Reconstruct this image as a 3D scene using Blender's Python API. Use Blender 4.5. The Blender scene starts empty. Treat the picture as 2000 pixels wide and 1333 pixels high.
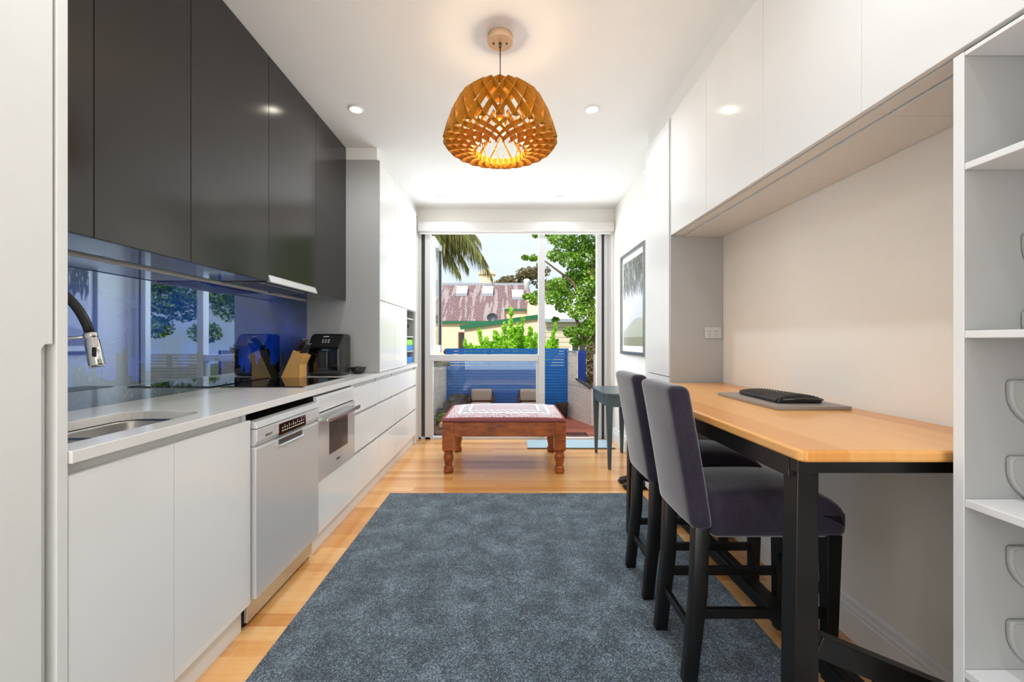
import bpy, bmesh, math, random
from mathutils import Vector, Matrix

C = bpy.context.scene.collection
random.seed(7)
F, H = 830.0, 1.2                       # focal length in pixels of the 2000 px frame, eye height in metres

# ------------------------------------------------------------------ camera, world, sun, exposure
cam_data = bpy.data.cameras.new('camera'); cam = bpy.data.objects.new('camera', cam_data); C.objects.link(cam)
cam.location = (0, 0, H); cam.rotation_euler = (math.pi / 2, 0, 0)
cam_data.sensor_width = 36.0; cam_data.lens = F / 2000.0 * 36.0
cam_data.shift_x = 0.005; cam_data.clip_start = 0.02; cam_data.clip_end = 400
bpy.context.scene.camera = cam
vs = bpy.context.scene.view_settings
vs.view_transform = 'Standard'; vs.look = 'None'; vs.exposure = 0.27; vs.gamma = 1.0; vs.use_curve_mapping = False

world = bpy.data.worlds.new('world'); bpy.context.scene.world = world; world.use_nodes = True
wn = world.node_tree; wn.nodes.clear()
wo = wn.nodes.new('ShaderNodeOutputWorld'); wb = wn.nodes.new('ShaderNodeBackground')
wt = wn.nodes.new('ShaderNodeTexCoord'); wno = wn.nodes.new('ShaderNodeTexNoise'); wr = wn.nodes.new('ShaderNodeValToRGB')
wmp = wn.nodes.new('ShaderNodeMapping'); wmp.inputs['Scale'].default_value = (1, 1, 2.5)
wno.inputs['Scale'].default_value = 2.2; wno.inputs['Detail'].default_value = 5
wr.color_ramp.elements[0].position = 0.36; wr.color_ramp.elements[0].color = (0.66, 0.82, 1.0, 1)
wr.color_ramp.elements[1].position = 0.60; wr.color_ramp.elements[1].color = (0.86, 0.92, 1.0, 1)
wn.links.new(wt.outputs['Generated'], wmp.inputs['Vector']); wn.links.new(wmp.outputs['Vector'], wno.inputs['Vector'])
wn.links.new(wno.outputs['Fac'], wr.inputs['Fac']); wn.links.new(wr.outputs['Color'], wb.inputs['Color'])
wb.inputs['Strength'].default_value = 0.93
wn.links.new(wb.outputs['Background'], wo.inputs['Surface'])

def light(name, kind, loc, energy, color=(1, 1, 1), rot=(0, 0, 0), **kw):
    l = bpy.data.lights.new(name, kind); l.energy = energy; l.color = color
    for k, v in kw.items(): setattr(l, k, v)
    o = bpy.data.objects.new(name, l); C.objects.link(o); o.location = loc; o.rotation_euler = rot
    return o
light('sun', 'SUN', (0, 0, 20), 3.5, (1.0, 0.96, 0.9), (math.radians(46), 0, math.radians(-24)), angle=math.radians(4))
# added fill light behind the camera, at an opening made up for it
light('rear_fill_light', 'AREA', (-0.1, -3.35, 1.15), 82, (0.88, 0.95, 1.0), (math.radians(90), 0, 0),
      shape='RECTANGLE', size=2.7, size_y=2.3)
# daylight through the garden opening
gd = light('garden_daylight', 'AREA', (0.05, 5.60, 1.75), 72, (0.90, 0.96, 1.0), (math.radians(-84), 0, 0),
      shape='RECTANGLE', size=2.1, size_y=1.6)
gd.visible_glossy = False

# ------------------------------------------------------------------ materials
def lin(c):
    return tuple(((v / 255) / 12.92 if v / 255 <= 0.04045 else ((v / 255 + 0.055) / 1.055) ** 2.4) for v in c) + (1,)

class NT:
    def __init__(s, name):
        s.m = bpy.data.materials.new(name); s.m.use_nodes = True
        s.t = s.m.node_tree; s.b = s.t.nodes['Principled BSDF']; s.out = s.t.nodes['Material Output']
    def n(s, kind, **kw):
        nd = s.t.nodes.new('ShaderNode' + kind)
        for k, v in kw.items():
            if hasattr(nd, k) and k not in nd.inputs: setattr(nd, k, v)
            else: nd.inputs[k].default_value = v
        return nd
    def l(s, a, b): s.t.links.new(a, b)
    def math(s, op, a, b=None, c=None):
        nd = s.t.nodes.new('ShaderNodeMath'); nd.operation = op
        for i, v in enumerate((a, b, c)):
            if v is None: continue
            if isinstance(v, (int, float)): nd.inputs[i].default_value = v
            else: s.l(v, nd.inputs[i])
        return nd.outputs[0]
    def xyz(s, obj=True):
        tc = s.n('TexCoord'); sp = s.n('SeparateXYZ'); s.l(tc.outputs['Object'], sp.inputs[0])
        return tc.outputs['Object'], sp.outputs[0], sp.outputs[1], sp.outputs[2]
    def comb(s, x, y, z):
        nd = s.n('CombineXYZ')
        for i, v in enumerate((x, y, z)):
            if isinstance(v, (int, float)): nd.inputs[i].default_value = v
            else: s.l(v, nd.inputs[i])
        return nd.outputs[0]
    def noise(s, vec, scale, detail=3, rough=0.5):
        nd = s.n('TexNoise'); nd.inputs['Scale'].default_value = scale; nd.inputs['Detail'].default_value = detail
        nd.inputs['Roughness'].default_value = rough
        if vec is not None: s.l(vec, nd.inputs['Vector'])
        return nd.outputs['Fac']
    def white(s, vec):
        nd = s.n('TexWhiteNoise'); s.l(vec, nd.inputs['Vector']); return nd.outputs['Value']
    def ramp(s, fac, stops, const=False):
        nd = s.n('ValToRGB'); cr = nd.color_ramp
        if const: cr.interpolation = 'CONSTANT'
        while len(cr.elements) < len(stops): cr.elements.new(0.5)
        for e, (p, c) in zip(cr.elements, stops):
            e.position = p; e.color = lin(c)
        s.l(fac, nd.inputs['Fac']); return nd.outputs['Color']
    def mix(s, fac, a, b, blend='MIX'):
        nd = s.n('Mix'); nd.data_type = 'RGBA'; nd.blend_type = blend
        if isinstance(fac, (int, float)): nd.inputs[0].default_value = fac
        else: s.l(fac, nd.inputs[0])
        for i, v in ((6, a), (7, b)):
            if isinstance(v, tuple): nd.inputs[i].default_value = v
            else: s.l(v, nd.inputs[i])
        return nd.outputs[2]
    def bump(s, h, strength=0.2, dist=0.01):
        nd = s.n('Bump'); nd.inputs['Strength'].default_value = strength; nd.inputs['Distance'].default_value = dist
        s.l(h, nd.inputs['Height']); s.l(nd.outputs[0], s.b.inputs['Normal'])
    def set(s, **kw):
        for k, v in kw.items():
            k = k.replace('_', ' ')
            if isinstance(v, (int, float, tuple)): s.b.inputs[k].default_value = v
            else: s.l(v, s.b.inputs[k])
        return s

def plain(name, col, rough=0.5, metal=0.0, spec=0.5, vary=0.03, scale=30, bump=0.0, bdist=0.002, coat=0.0):
    t = NT(name); v = t.xyz()[0]
    f = t.noise(v, scale)
    c = lin(col); d = tuple(x * (1 - vary * 2) for x in c[:3]) + (1,); e = tuple(min(1, x * (1 + vary * 2)) for x in c[:3]) + (1,)
    t.l(t.mix(f, d, e), t.b.inputs['Base Color'])
    t.set(Roughness=rough, Metallic=metal); t.b.inputs['Specular IOR Level'].default_value = spec
    if coat: t.b.inputs['Coat Weight'].default_value = coat; t.b.inputs['Coat Roughness'].default_value = 0.05
    if bump: t.bump(f, bump, bdist)
    return t.m

def emit(name, col, strength):
    t = NT(name); t.b.inputs['Emission Color'].default_value = lin(col); t.b.inputs['Emission Strength'].default_value = strength
    t.b.inputs['Base Color'].default_value = lin(col); return t.m

def leafmat(name, a, b, c, scale=3.0, trans=0.35):
    t = NT(name); v = t.xyz()[0]
    f = t.noise(v, scale, 4); g = t.n('NewGeometry')
    r = t.math('ADD', t.math('MULTIPLY', f, 0.55), t.math('MULTIPLY', g.outputs['Random Per Island'], 0.5))
    col = t.ramp(r, [(0.2, a), (0.5, b), (0.85, c)])
    t.set(Base_Color=col, Roughness=0.55)
    tr = t.n('BsdfTranslucent'); t.l(col, tr.inputs['Color'])
    mx = t.n('MixShader'); mx.inputs[0].default_value = trans
    t.l(t.b.outputs[0], mx.inputs[1]); t.l(tr.outputs[0], mx.inputs[2]); t.l(mx.outputs[0], t.out.inputs['Surface'])
    return t.m

def planks(name, along, width, length, cols, rough=0.25, gap=0.012, grain=1.0, coat=0.0):
    """timber boards; along = 0 boards run in x, 1 boards run in y"""
    t = NT(name); v, x, y, z = t.xyz()
    a, b = (x, y) if along == 0 else (y, x)
    row = t.math('FLOOR', t.math('DIVIDE', b, width)); fr = t.math('FRACT', t.math('DIVIDE', b, width))
    off = t.math('MULTIPLY', t.white(t.comb(row, 3.1, 0)), length)
    aa = t.math('DIVIDE', t.math('ADD', a, off), length)
    seg = t.math('FLOOR', aa); fa = t.math('FRACT', aa)
    rnd = t.white(t.comb(row, seg, 1.7))
    gv = t.comb(t.math('ADD', t.math('MULTIPLY', a, 1.6), t.math('MULTIPLY', rnd, 30)), t.math('MULTIPLY', b, 26), z)
    gr = t.noise(gv, 2.2, 6, 0.6)
    fac = t.math('ADD', t.math('MULTIPLY', rnd, 0.55), t.math('MULTIPLY', gr, 0.5 * grain))
    col = t.ramp(fac, [(0.15, cols[0]), (0.5, cols[1]), (0.9, cols[2])])
    e = t.math('LESS_THAN', fr, gap); e2 = t.math('LESS_THAN', fa, gap * width / length)
    ed = t.math('MAXIMUM', e, e2)
    col = t.mix(t.math('MULTIPLY', ed, 0.45), col, lin(cols[0]))
    t.set(Base_Color=col, Roughness=rough)
    t.bump(t.math('SUBTRACT', t.math('MULTIPLY', gr, 0.15), ed), 0.12, 0.002)
    if coat: t.b.inputs['Coat Weight'].default_value = coat; t.b.inputs['Coat Roughness'].default_value = 0.08
    return t.m

M = {}
M['wall'] = plain('wall_paint_cream', (238, 235, 228), 0.75, vary=0.01, scale=60, bump=0.05)
M['ceiling'] = plain('ceiling_paint', (236, 236, 234), 0.8, vary=0.005, scale=60)
M['white_gloss'] = plain('white_gloss_lacquer', (232, 232, 230), 0.13, vary=0.004, scale=4, spec=0.5)
M['white_satin'] = plain('white_satin_board', (226, 226, 223), 0.42, vary=0.008, scale=40)
M['board_shade_grey'] = plain('white_board_shade_tone', (168, 167, 164), 0.5, vary=0.01, scale=40)  # white board darkened so its colour carries the shade on camera-facing panels
M['trim'] = plain('white_trim_paint', (236, 236, 236), 0.35, vary=0.005)
M['charcoal'] = plain('charcoal_gloss_lacquer', (38, 35, 33), 0.17, vary=0.02, scale=3, spec=0.5)
M['charcoal_under'] = plain('dark_polished_underside', (30, 32, 36), 0.08, vary=0.02, spec=1.0, coat=0.8)
M['stone'] = plain('pale_stone_worktop', (228, 225, 221), 0.14, vary=0.012, scale=60)
M['steel'] = plain('brushed_steel', (190, 190, 188), 0.28, metal=1.0, vary=0.05, scale=90)
M['steel_white'] = plain('silver_appliance_front', (214, 214, 214), 0.3, metal=0.35, vary=0.015, scale=50)
M['steel_dark'] = plain('dark_steel', (105, 104, 102), 0.3, metal=0.9, vary=0.05)
M['chrome'] = plain('chrome', (225, 225, 225), 0.08, metal=1.0, vary=0.01)
M['black_plastic'] = plain('black_plastic', (26, 26, 27), 0.35, vary=0.05)
M['black_gloss'] = plain('black_glass', (8, 8, 10), 0.04, vary=0.02, spec=0.8)
M['black_wood'] = plain('black_stained_timber', (13, 11, 10), 0.38, vary=0.12, scale=25, bump=0.1)
M['dark_gap'] = plain('dark_interior', (58, 56, 54), 0.7, vary=0.05)
M['oven_glass'] = plain('pale_mirror_oven_glass', (206, 207, 206), 0.12, metal=0.35, vary=0.02)
M['oven_window'] = plain('dark_oven_window', (78, 78, 78), 0.12, vary=0.1, scale=12, metal=0.2)
M['alu'] = plain('white_aluminium_frame', (205, 204, 203), 0.4, vary=0.01)
M['alu_dark'] = plain('dark_rubber_channel', (60, 59, 57), 0.6, vary=0.03)
M['sash_white'] = plain('white_sash_paint', (240, 240, 240), 0.4, vary=0.01)
M['blind'] = plain('pale_blind_fabric', (226, 222, 218), 0.7, vary=0.01, scale=200)
M['knifewood'] = planks('knife_block_wood', 1, 0.05, 3, [(186, 128, 60), (214, 160, 88), (230, 182, 112)], 0.4)
M['outlet'] = plain('outlet_plastic', (190, 189, 186), 0.4, vary=0.005)
M['downlight_glow'] = emit('downlight_glow', (255, 246, 228), 14.0)
M['bulb_glow'] = emit('warm_bulb_glow', (255, 196, 110), 45.0)
M['teal'] = plain('dark_teal_paint', (70, 84, 88), 0.32, vary=0.08, scale=12)
M['mat'] = plain('pale_blue_mat_weave', (165, 186, 196), 0.85, vary=0.12, scale=90, bump=0.3)
M['mat_edge'] = plain('grey_mat_edge', (98, 104, 104), 0.8, vary=0.05)
M['slab'] = plain('grey_slate_board', (146, 138, 130), 0.5, vary=0.05, scale=40)
M['silver_frame'] = plain('silver_picture_frame', (150, 150, 148), 0.3, metal=0.8, vary=0.1)
M['paper'] = plain('white_mount_card', (236, 236, 232), 0.7, vary=0.01)
M['leather'] = plain('black_leather', (28, 27, 28), 0.35, vary=0.1, scale=60, bump=0.2)
M['green_plastic'] = plain('green_plastic', (126, 214, 60), 0.35, vary=0.05)
M['blue_plastic'] = plain('blue_plastic', (28, 120, 196), 0.35, vary=0.05)
M['cream_render'] = plain('cream_render', (240, 214, 182), 0.85, vary=0.05, scale=2)
M['green_gutter'] = plain('green_gutter', (30, 104, 68), 0.5, vary=0.05)
M['red_frame'] = plain('red_brown_window_frame', (140, 62, 52), 0.6, vary=0.05)
M['dark_glass'] = plain('dark_window_glass', (60, 58, 54), 0.1, vary=0.2, scale=3)
M['skylight'] = plain('skylight_glass', (214, 220, 226), 0.2, vary=0.02)
M['lead'] = plain('grey_ridge_lead', (160, 165, 170), 0.6, vary=0.1)
M['pale_roof'] = plain('pale_metal_roof', (224, 222, 222), 0.5, vary=0.02)
M['blue_paint'] = plain('blue_fence_paint', (8, 100, 176), 0.6, vary=0.12, scale=14)
M['blue_deep'] = plain('deep_blue_panel', (16, 58, 150), 0.6, vary=0.05)
M['pale_slat'] = plain('pale_timber_slat', (222, 208, 196), 0.7, vary=0.08, scale=14)
M['slat_gap'] = plain('shadowed_slat_backing', (96, 88, 82), 0.8, vary=0.1)
M['planter'] = plain('dark_grey_planter_board', (62, 60, 62), 0.7, vary=0.12, scale=12)
M['soil'] = plain('brown_mulch', (92, 66, 54), 0.95, vary=0.35, scale=40, bump=0.8, bdist=0.02)
M['rock'] = plain('pale_brown_rock', (196, 158, 128), 0.8, vary=0.15, scale=12, bump=0.5)
M['deck'] = planks('red_decking', 0, 0.09, 2.4, [(120, 60, 46), (172, 92, 72), (194, 116, 92)], 0.6)
M['wicker_dark'] = plain('dark_wicker', (66, 52, 44), 0.8, vary=0.25, scale=90, bump=0.5)
M['chair_cushion'] = plain('taupe_outdoor_fabric', (164, 146, 134), 0.9, vary=0.08, scale=60)
M['bark'] = plain('tree_bark', (122, 92, 68), 0.9, vary=0.3, scale=8, bump=0.6, bdist=0.02)
M['leaf'] = leafmat('green_leaves', (58, 96, 20), (118, 166, 40), (190, 220, 92))
M['leaf_bright'] = leafmat('bright_green_leaves', (104, 172, 20), (160, 222, 48), (214, 242, 104), trans=0.45)
M['leaf_olive'] = leafmat('olive_brown_leaves', (92, 84, 54), (134, 122, 84), (168, 150, 110), 1.0)
M['leaf_red'] = leafmat('red_leaves', (130, 30, 34), (186, 60, 60), (220, 120, 110))
M['palm'] = leafmat('palm_leaflets', (66, 76, 34), (124, 126, 58), (190, 172, 112), 1.2, 0.25)
M['lawn'] = plain('grass_ground', (104, 112, 72), 0.95, vary=0.2, scale=2)
M['dish'] = plain('dark_dish', (74, 78, 86), 0.5, vary=0.05)
FL = planks('honey_timber_floor', 0, 0.085, 1.7, [(202, 132, 66), (226, 164, 96), (238, 188, 126)], 0.3, coat=0.9)
M['floor'] = FL; FL.node_tree.nodes['Principled BSDF'].inputs['Coat Roughness'].default_value = 0.22
M['tabletop'] = planks('oiled_orange_timber', 1, 0.11, 9.0, [(204, 132, 58), (226, 158, 82), (238, 180, 110)], 0.28, gap=0.004, coat=0.2)
def pine():
    t = NT('worn_orange_pine'); v, x, y, z = t.xyz()
    f = t.noise(t.comb(t.math('MULTIPLY', x, 5), t.math('MULTIPLY', y, 5), t.math('MULTIPLY', z, 22)), 1.8, 6, 0.65); g = t.noise(v, 5, 3)
    q = t.math('ADD', t.math('MULTIPLY', f, 0.6), t.math('MULTIPLY', g, 0.4))
    t.set(Base_Color=t.ramp(q, [(0.32, (62, 28, 10)), (0.46, (130, 64, 14)), (0.62, (166, 88, 24))]), Roughness=0.36); t.bump(f, 0.2, 0.002); return t.m
M['antique'] = pine()
M['lampwood'] = plain('honey_plywood', (184, 122, 22), 0.55, vary=0.08, scale=30)
M['lampcap'] = plain('pale_plywood', (226, 190, 150), 0.5, vary=0.05)

def glassmat():
    t = NT('clear_glass'); g = t.n('BsdfGlossy'); g.inputs['Roughness'].default_value = 0.0
    tr = t.n('BsdfTransparent'); tr.inputs['Color'].default_value = (0.97, 0.985, 0.98, 1)
    lw = t.n('LayerWeight'); lw.inputs['Blend'].default_value = 0.5
    fac = t.math('ADD', t.math('MULTIPLY', t.math('POWER', lw.outputs['Facing'], 5.0), 0.5), 0.03)
    mx = t.n('MixShader'); t.l(fac, mx.inputs[0]); t.l(tr.outputs[0], mx.inputs[1]); t.l(g.outputs[0], mx.inputs[2])
    t.l(mx.outputs[0], t.out.inputs['Surface']); return t.m
M['glass'] = glassmat()

def rugmat():
    t = NT('blue_grey_pile'); v, x, y, z = t.xyz()
    sp = t.noise(v, 190, 2, 0.8); big = t.noise(v, 6.5, 6, 0.68)
    f = t.math('ADD', t.math('MULTIPLY', t.math('SUBTRACT', sp, 0.5), 2.3), t.math('ADD', t.math('MULTIPLY', big, 0.9), 0.0))
    col = t.ramp(f, [(0.10, (16, 24, 33)), (0.47, (62, 80, 94)), (0.85, (150, 168, 180))])
    t.set(Base_Color=col, Roughness=0.95)
    t.b.inputs['Sheen Weight'].default_value = 0.25; t.b.inputs['Specular IOR Level'].default_value = 0.1
    t.bump(t.math('ADD', sp, t.math('MULTIPLY', big, 0.5)), 0.7, 0.012); return t.m
M['rug'] = rugmat()

def fabric(name, a, b):
    t = NT(name); v, x, y, z = t.xyz()
    w = t.noise(t.comb(t.math('MULTIPLY', x, 3), y, t.math('MULTIPLY', z, 0.6)), 160, 2, 0.7); s = t.noise(v, 9, 3)
    f = t.math('ADD', t.math('MULTIPLY', w, 0.6), t.math('MULTIPLY', s, 0.4))
    t.set(Base_Color=t.ramp(f, [(0.3, a), (0.7, b)]), Roughness=0.9)
    t.b.inputs['Sheen Weight'].default_value = 0.6; t.b.inputs['Sheen Roughness'].default_value = 0.4
    t.b.inputs['Specular IOR Level'].default_value = 0.2; t.bump(w, 0.25, 0.002); return t.m
M['stool_fabric'] = fabric('aubergine_grey_fabric', (35, 28, 40), (60, 53, 66))

def citymat():
    """blue night sky over a dark made-up skyline, printed behind glass; y runs along the wall, z up"""
    t = NT('blue_city_print_glass'); v, x, y, z = t.xyz()
    cl = t.noise(t.comb(x, t.math('MULTIPLY', y, 1.2), t.math('MULTIPLY', z, 2.5)), 2.0, 2, 0.45)
    sky = t.ramp(cl, [(0.25, (2, 10, 46)), (0.8, (8, 72, 214))])
    b1 = t.white(t.comb(t.math('FLOOR', t.math('MULTIPLY', y, 17)), 5, 0))
    b2 = t.white(t.comb(t.math('FLOOR', t.math('MULTIPLY', y, 43)), 9, 0))
    top = t.math('ADD', t.math('MULTIPLY', t.math('POWER', b1, 2.2), 0.22), t.math('MULTIPLY', b2, 0.08))
    city = t.math('LESS_THAN', z, t.math('ADD', top, 0.05))
    cell = t.white(t.comb(t.math('FLOOR', t.math('MULTIPLY', y, 150)), t.math('FLOOR', t.math('MULTIPLY', z, 120)), 2))
    lit = t.math('MULTIPLY', t.math('GREATER_THAN', cell, 0.93), 0.4)
    dark = t.mix(lit, lin((6, 9, 16)), lin((150, 110, 90)))
    t.set(Base_Color=t.mix(city, sky, dark), Roughness=0.03)
    g = t.n('BsdfGlossy'); g.inputs['Roughness'].default_value = 0.015; g.inputs['Color'].default_value = (0.62, 0.80, 1, 1)
    fr = t.n('Fresnel'); fr.inputs['IOR'].default_value = 1.25
    mx = t.n('MixShader'); t.l(t.math('ADD', t.math('MULTIPLY', fr.outputs[0], 0.6), 0.25), mx.inputs[0])
    t.l(t.b.outputs[0], mx.inputs[1]); t.l(g.outputs[0], mx.inputs[2]); t.l(mx.outputs[0], t.out.inputs['Surface'])
    return t.m
M['city'] = citymat()

def kilim(hx, hy):
    t = NT('faded_woven_kilim'); v, x, y, z = t.xyz()
    e = t.math('MINIMUM', t.math('SUBTRACT', hx, t.math('ABSOLUTE', x)), t.math('SUBTRACT', hy, t.math('ABSOLUTE', y)))
    pat = t.n('TexVoronoi'); pat.inputs['Scale'].default_value = 55; t.l(v, pat.inputs['Vector'])
    field = t.mix(t.math('GREATER_THAN', pat.outputs['Distance'], 0.42), lin((160, 120, 126)), lin((192, 182, 184)))
    chk = t.n('TexChecker'); chk.inputs['Scale'].default_value = 40; t.l(v, chk.inputs['Vector'])
    inner = t.mix(chk.outputs['Fac'], lin((160, 138, 144)), lin((182, 172, 176)))
    dash = t.math('GREATER_THAN', t.math('SINE', t.math('MULTIPLY', t.math('ADD', x, y), 95)), 0.35)
    band = t.mix(dash, lin((196, 192, 194)), lin((118, 106, 114)))
    c = t.mix(t.math('GREATER_THAN', e, 0.135), field, lin((208, 204, 204)))
    c = t.mix(t.math('GREATER_THAN', e, 0.16), c, band)
    c = t.mix(t.math('GREATER_THAN', e, 0.225), c, lin((208, 204, 204)))
    c = t.mix(t.math('GREATER_THAN', e, 0.245), c, inner)
    c = t.mix(t.math('LESS_THAN', e, 0.035), c, lin((140, 82, 84)))
    t.set(Base_Color=c, Roughness=0.95); t.b.inputs['Specular IOR Level'].default_value = 0.1
    t.bump(t.noise(v, 120, 2), 0.3, 0.003); return t.m

def slate():
    t = NT('weathered_slate_roof'); v, x, y, z = t.xyz()
    br = t.n('TexBrick'); br.inputs['Scale'].default_value = 1.0; br.inputs['Brick Width'].default_value = 0.22; br.inputs['Row Height'].default_value = 0.085
    br.inputs['Mortar Size'].default_value = 0.02
    br.inputs['Color1'].default_value = lin((132, 104, 104)); br.inputs['Color2'].default_value = lin((150, 120, 118)); br.inputs['Mortar'].default_value = lin((108, 84, 86))
    t.l(t.comb(x, z, 0), br.inputs['Vector'])
    st = t.noise(t.comb(t.math('MULTIPLY', x, 2.2), t.math('MULTIPLY', y, 0.25), 0), 1.6, 5, 0.65)
    hi = t.math('MULTIPLY', t.math('GREATER_THAN', st, 0.53), t.math('SMOOTHSTEP', z, 0.3, 1.6) if False else 0.34)
    t.set(Base_Color=t.mix(hi, br.outputs['Color'], lin((206, 200, 196))), Roughness=0.8); return t.m
M['slate'] = slate()

def weatherboard():
    t = NT('cream_weatherboard'); v, x, y, z = t.xyz()
    f = t.math('FRACT', t.math('DIVIDE', z, 0.16))
    t.set(Base_Color=t.ramp(t.math('LESS_THAN', f, 0.12), [(0.4, (226, 212, 186)), (0.6, (150, 138, 120))], True), Roughness=0.7)
    t.bump(f, 0.4, 0.03); return t.m
M['weatherboard'] = weatherboard()

def printmat():
    """grey botanical print: drooping leaf tufts over a pale hill; y along the wall, z up (local)"""
    t = NT('grey_landscape_print'); v, x, y, z = t.xyz()
    st = t.noise(t.comb(0, t.math('MULTIPLY', y, 26), t.math('MULTIPLY', z, 4)), 1.6, 4, 0.7)
    top = t.math('GREATER_THAN', t.math('ADD', z, t.math('MULTIPLY', st, 0.6)), 0.98)
    hill = t.math('LESS_THAN', z, t.math('ADD', 0.36, t.math('MULTIPLY', t.math('SINE', t.math('MULTIPLY', y, 5)), 0.07)))
    c = t.mix(hill, lin((206, 208, 214)), lin((182, 180, 174)))
    c = t.mix(t.math('LESS_THAN', z, 0.24), c, lin((150, 145, 134)))
    c = t.mix(t.math('MULTIPLY', top, t.math('GREATER_THAN', st, 0.42)), c, lin((96, 98, 88)))
    t.set(Base_Color=c, Roughness=0.12); return t.m
M['print'] = printmat()

# ------------------------------------------------------------------ geometry helpers (world coordinates)
def root_loc(p):
    v = Vector((0, 0, 0))
    while p is not None: v += p.location; p = p.parent
    return v

class MB:
    def __init__(s): s.v = []; s.f = []; s.sm = []
    def add(s, vs_, fs, smooth=False):
        b = len(s.v); s.v += [tuple(p) for p in vs_]; s.f += [tuple(i + b for i in f) for f in fs]; s.sm += [smooth] * len(fs); return s
    def box(s, x0, x1, y0, y1, z0, z1):
        if x0 > x1: x0, x1 = x1, x0
        if y0 > y1: y0, y1 = y1, y0
        if z0 > z1: z0, z1 = z1, z0
        v = [(x0, y0, z0), (x1, y0, z0), (x1, y1, z0), (x0, y1, z0), (x0, y0, z1), (x1, y0, z1), (x1, y1, z1), (x0, y1, z1)]
        return s.add(v, [(0, 3, 2, 1), (4, 5, 6, 7), (0, 1, 5, 4), (1, 2, 6, 5), (2, 3, 7, 6), (3, 0, 4, 7)])
    def prism(s, pts, axis, a, b):
        """extrude a 2-D outline along axis from a to b; pts are the other two coordinates in order"""
        n = len(pts)
        def mk(p, t):
            if axis == 'x': return (t, p[0], p[1])
            if axis == 'y': return (p[0], t, p[1])
            return (p[0], p[1], t)
        v = [mk(p, a) for p in pts] + [mk(p, b) for p in pts]
        f = [tuple(range(n)), tuple(range(2 * n - 1, n - 1, -1))] + [(i, (i + 1) % n, n + (i + 1) % n, n + i)[::-1] for i in range(n)]
        return s.add(v, f)
    def column(s, lv, smooth=False):
        """stacked rectangles: (cx, cy, z, hx, hy)"""
        v = []; f = []
        for cx, cy, z, hx, hy in lv:
            v += [(cx - hx, cy - hy, z), (cx + hx, cy - hy, z), (cx + hx, cy + hy, z), (cx - hx, cy + hy, z)]
        for k in range(len(lv) - 1):
            for i in range(4):
                j = (i + 1) % 4; f.append((4 * k + i, 4 * k + j, 4 * k + 4 + j, 4 * k + 4 + i))
        f.append((3, 2, 1, 0)); t = 4 * (len(lv) - 1); f.append((t, t + 1, t + 2, t + 3))
        return s.add(v, f, smooth)
    def loft(s, loops, cap0=True, cap1=True, smooth=True):
        n = len(loops[0]); v = [p for L in loops for p in L]; f = []
        for k in range(len(loops) - 1):
            for i in range(n):
                j = (i + 1) % n; f.append((k * n + i, k * n + j, (k + 1) * n + j, (k + 1) * n + i))
        s.add(v, f, smooth)
        b = len(s.v) - len(v)
        if cap0: s.f.append(tuple(b + i for i in range(n - 1, -1, -1))); s.sm.append(False)
        if cap1: s.f.append(tuple(b + (len(loops) - 1) * n + i for i in range(n))); s.sm.append(False)
        return s
    def lathe(s, cx, cy, prof, n=28, cap=True, axis='z'):
        def pt(r, h, a):
            if axis == 'z': return (cx + r * math.cos(a), cy + r * math.sin(a), h)
            return None
        return s.loft([[pt(r, h, 2 * math.pi * i / n) for i in range(n)] for r, h in prof], cap, cap)
    def tube(s, pts, r, n=10, caps=True):
        pts = [Vector(p) for p in pts]; loops = []; up = None
        for i, p in enumerate(pts):
            d = (pts[min(i + 1, len(pts) - 1)] - pts[max(i - 1, 0)]).normalized()
            if up is None:
                up = Vector((0, 0, 1)) if abs(d.z) < 0.9 else Vector((1, 0, 0))
            side = d.cross(up).normalized(); up = side.cross(d).normalized()
            rr = r[i] if isinstance(r, (list, tuple)) else r
            loops.append([tuple(p + side * rr * math.cos(2 * math.pi * k / n) + up * rr * math.sin(2 * math.pi * k / n)) for k in range(n)])
        return s.loft(loops, caps, caps)
    def beam(s, a, b, w, h):
        """rectangular bar between two points, w across, h tall"""
        a = Vector(a); b = Vector(b); d = (b - a).normalized(); up = Vector((0, 0, 1)) if abs(d.z) < 0.95 else Vector((0, 1, 0))
        sd = d.cross(up).normalized() * (w / 2); u = sd.cross(d).normalized() * (h / 2)
        return s.loft([[tuple(p + sd * i + u * j) for i, j in ((-1, -1), (1, -1), (1, 1), (-1, 1))] for p in (a, b)], smooth=False)
    def rbox(s, x0, x1, y0, y1, z0, z1, r, n=8, k=3, fn=None):
        """box with rounded edges of radius r"""
        def samp(a, b):
            L = b - a; rr = min(r, L / 2)
            o = [a + rr * (1 - math.cos(i / k * math.pi / 2)) * 1.0 for i in range(k)]
            m = [a + rr + (L - 2 * rr) * i / n for i in range(n + 1)]
            e = [b - rr * (1 - math.cos(i / k * math.pi / 2)) for i in range(k - 1, -1, -1)]
            return o + m + e
        X, Y, Z = samp(x0, x1), samp(y0, y1), samp(z0, z1)
        vid = {}; v = []; f = []
        def vert(p):
            key = tuple(round(c, 6) for c in p)
            if key in vid: return vid[key]
            rx, ry, rz = min(r, (x1 - x0) / 2), min(r, (y1 - y0) / 2), min(r, (z1 - z0) / 2)
            q = (min(max(p[0], x0 + rx), x1 - rx), min(max(p[1], y0 + ry), y1 - ry), min(max(p[2], z0 + rz), z1 - rz))
            d = Vector(((p[0] - q[0]) / rx, (p[1] - q[1]) / ry, (p[2] - q[2]) / rz))
            l = d.length or 1
            o = (q[0] + d[0] / l * rx, q[1] + d[1] / l * ry, q[2] + d[2] / l * rz)
            if fn: o = fn(*o)
            vid[key] = len(v); v.append(o); return vid[key]
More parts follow.
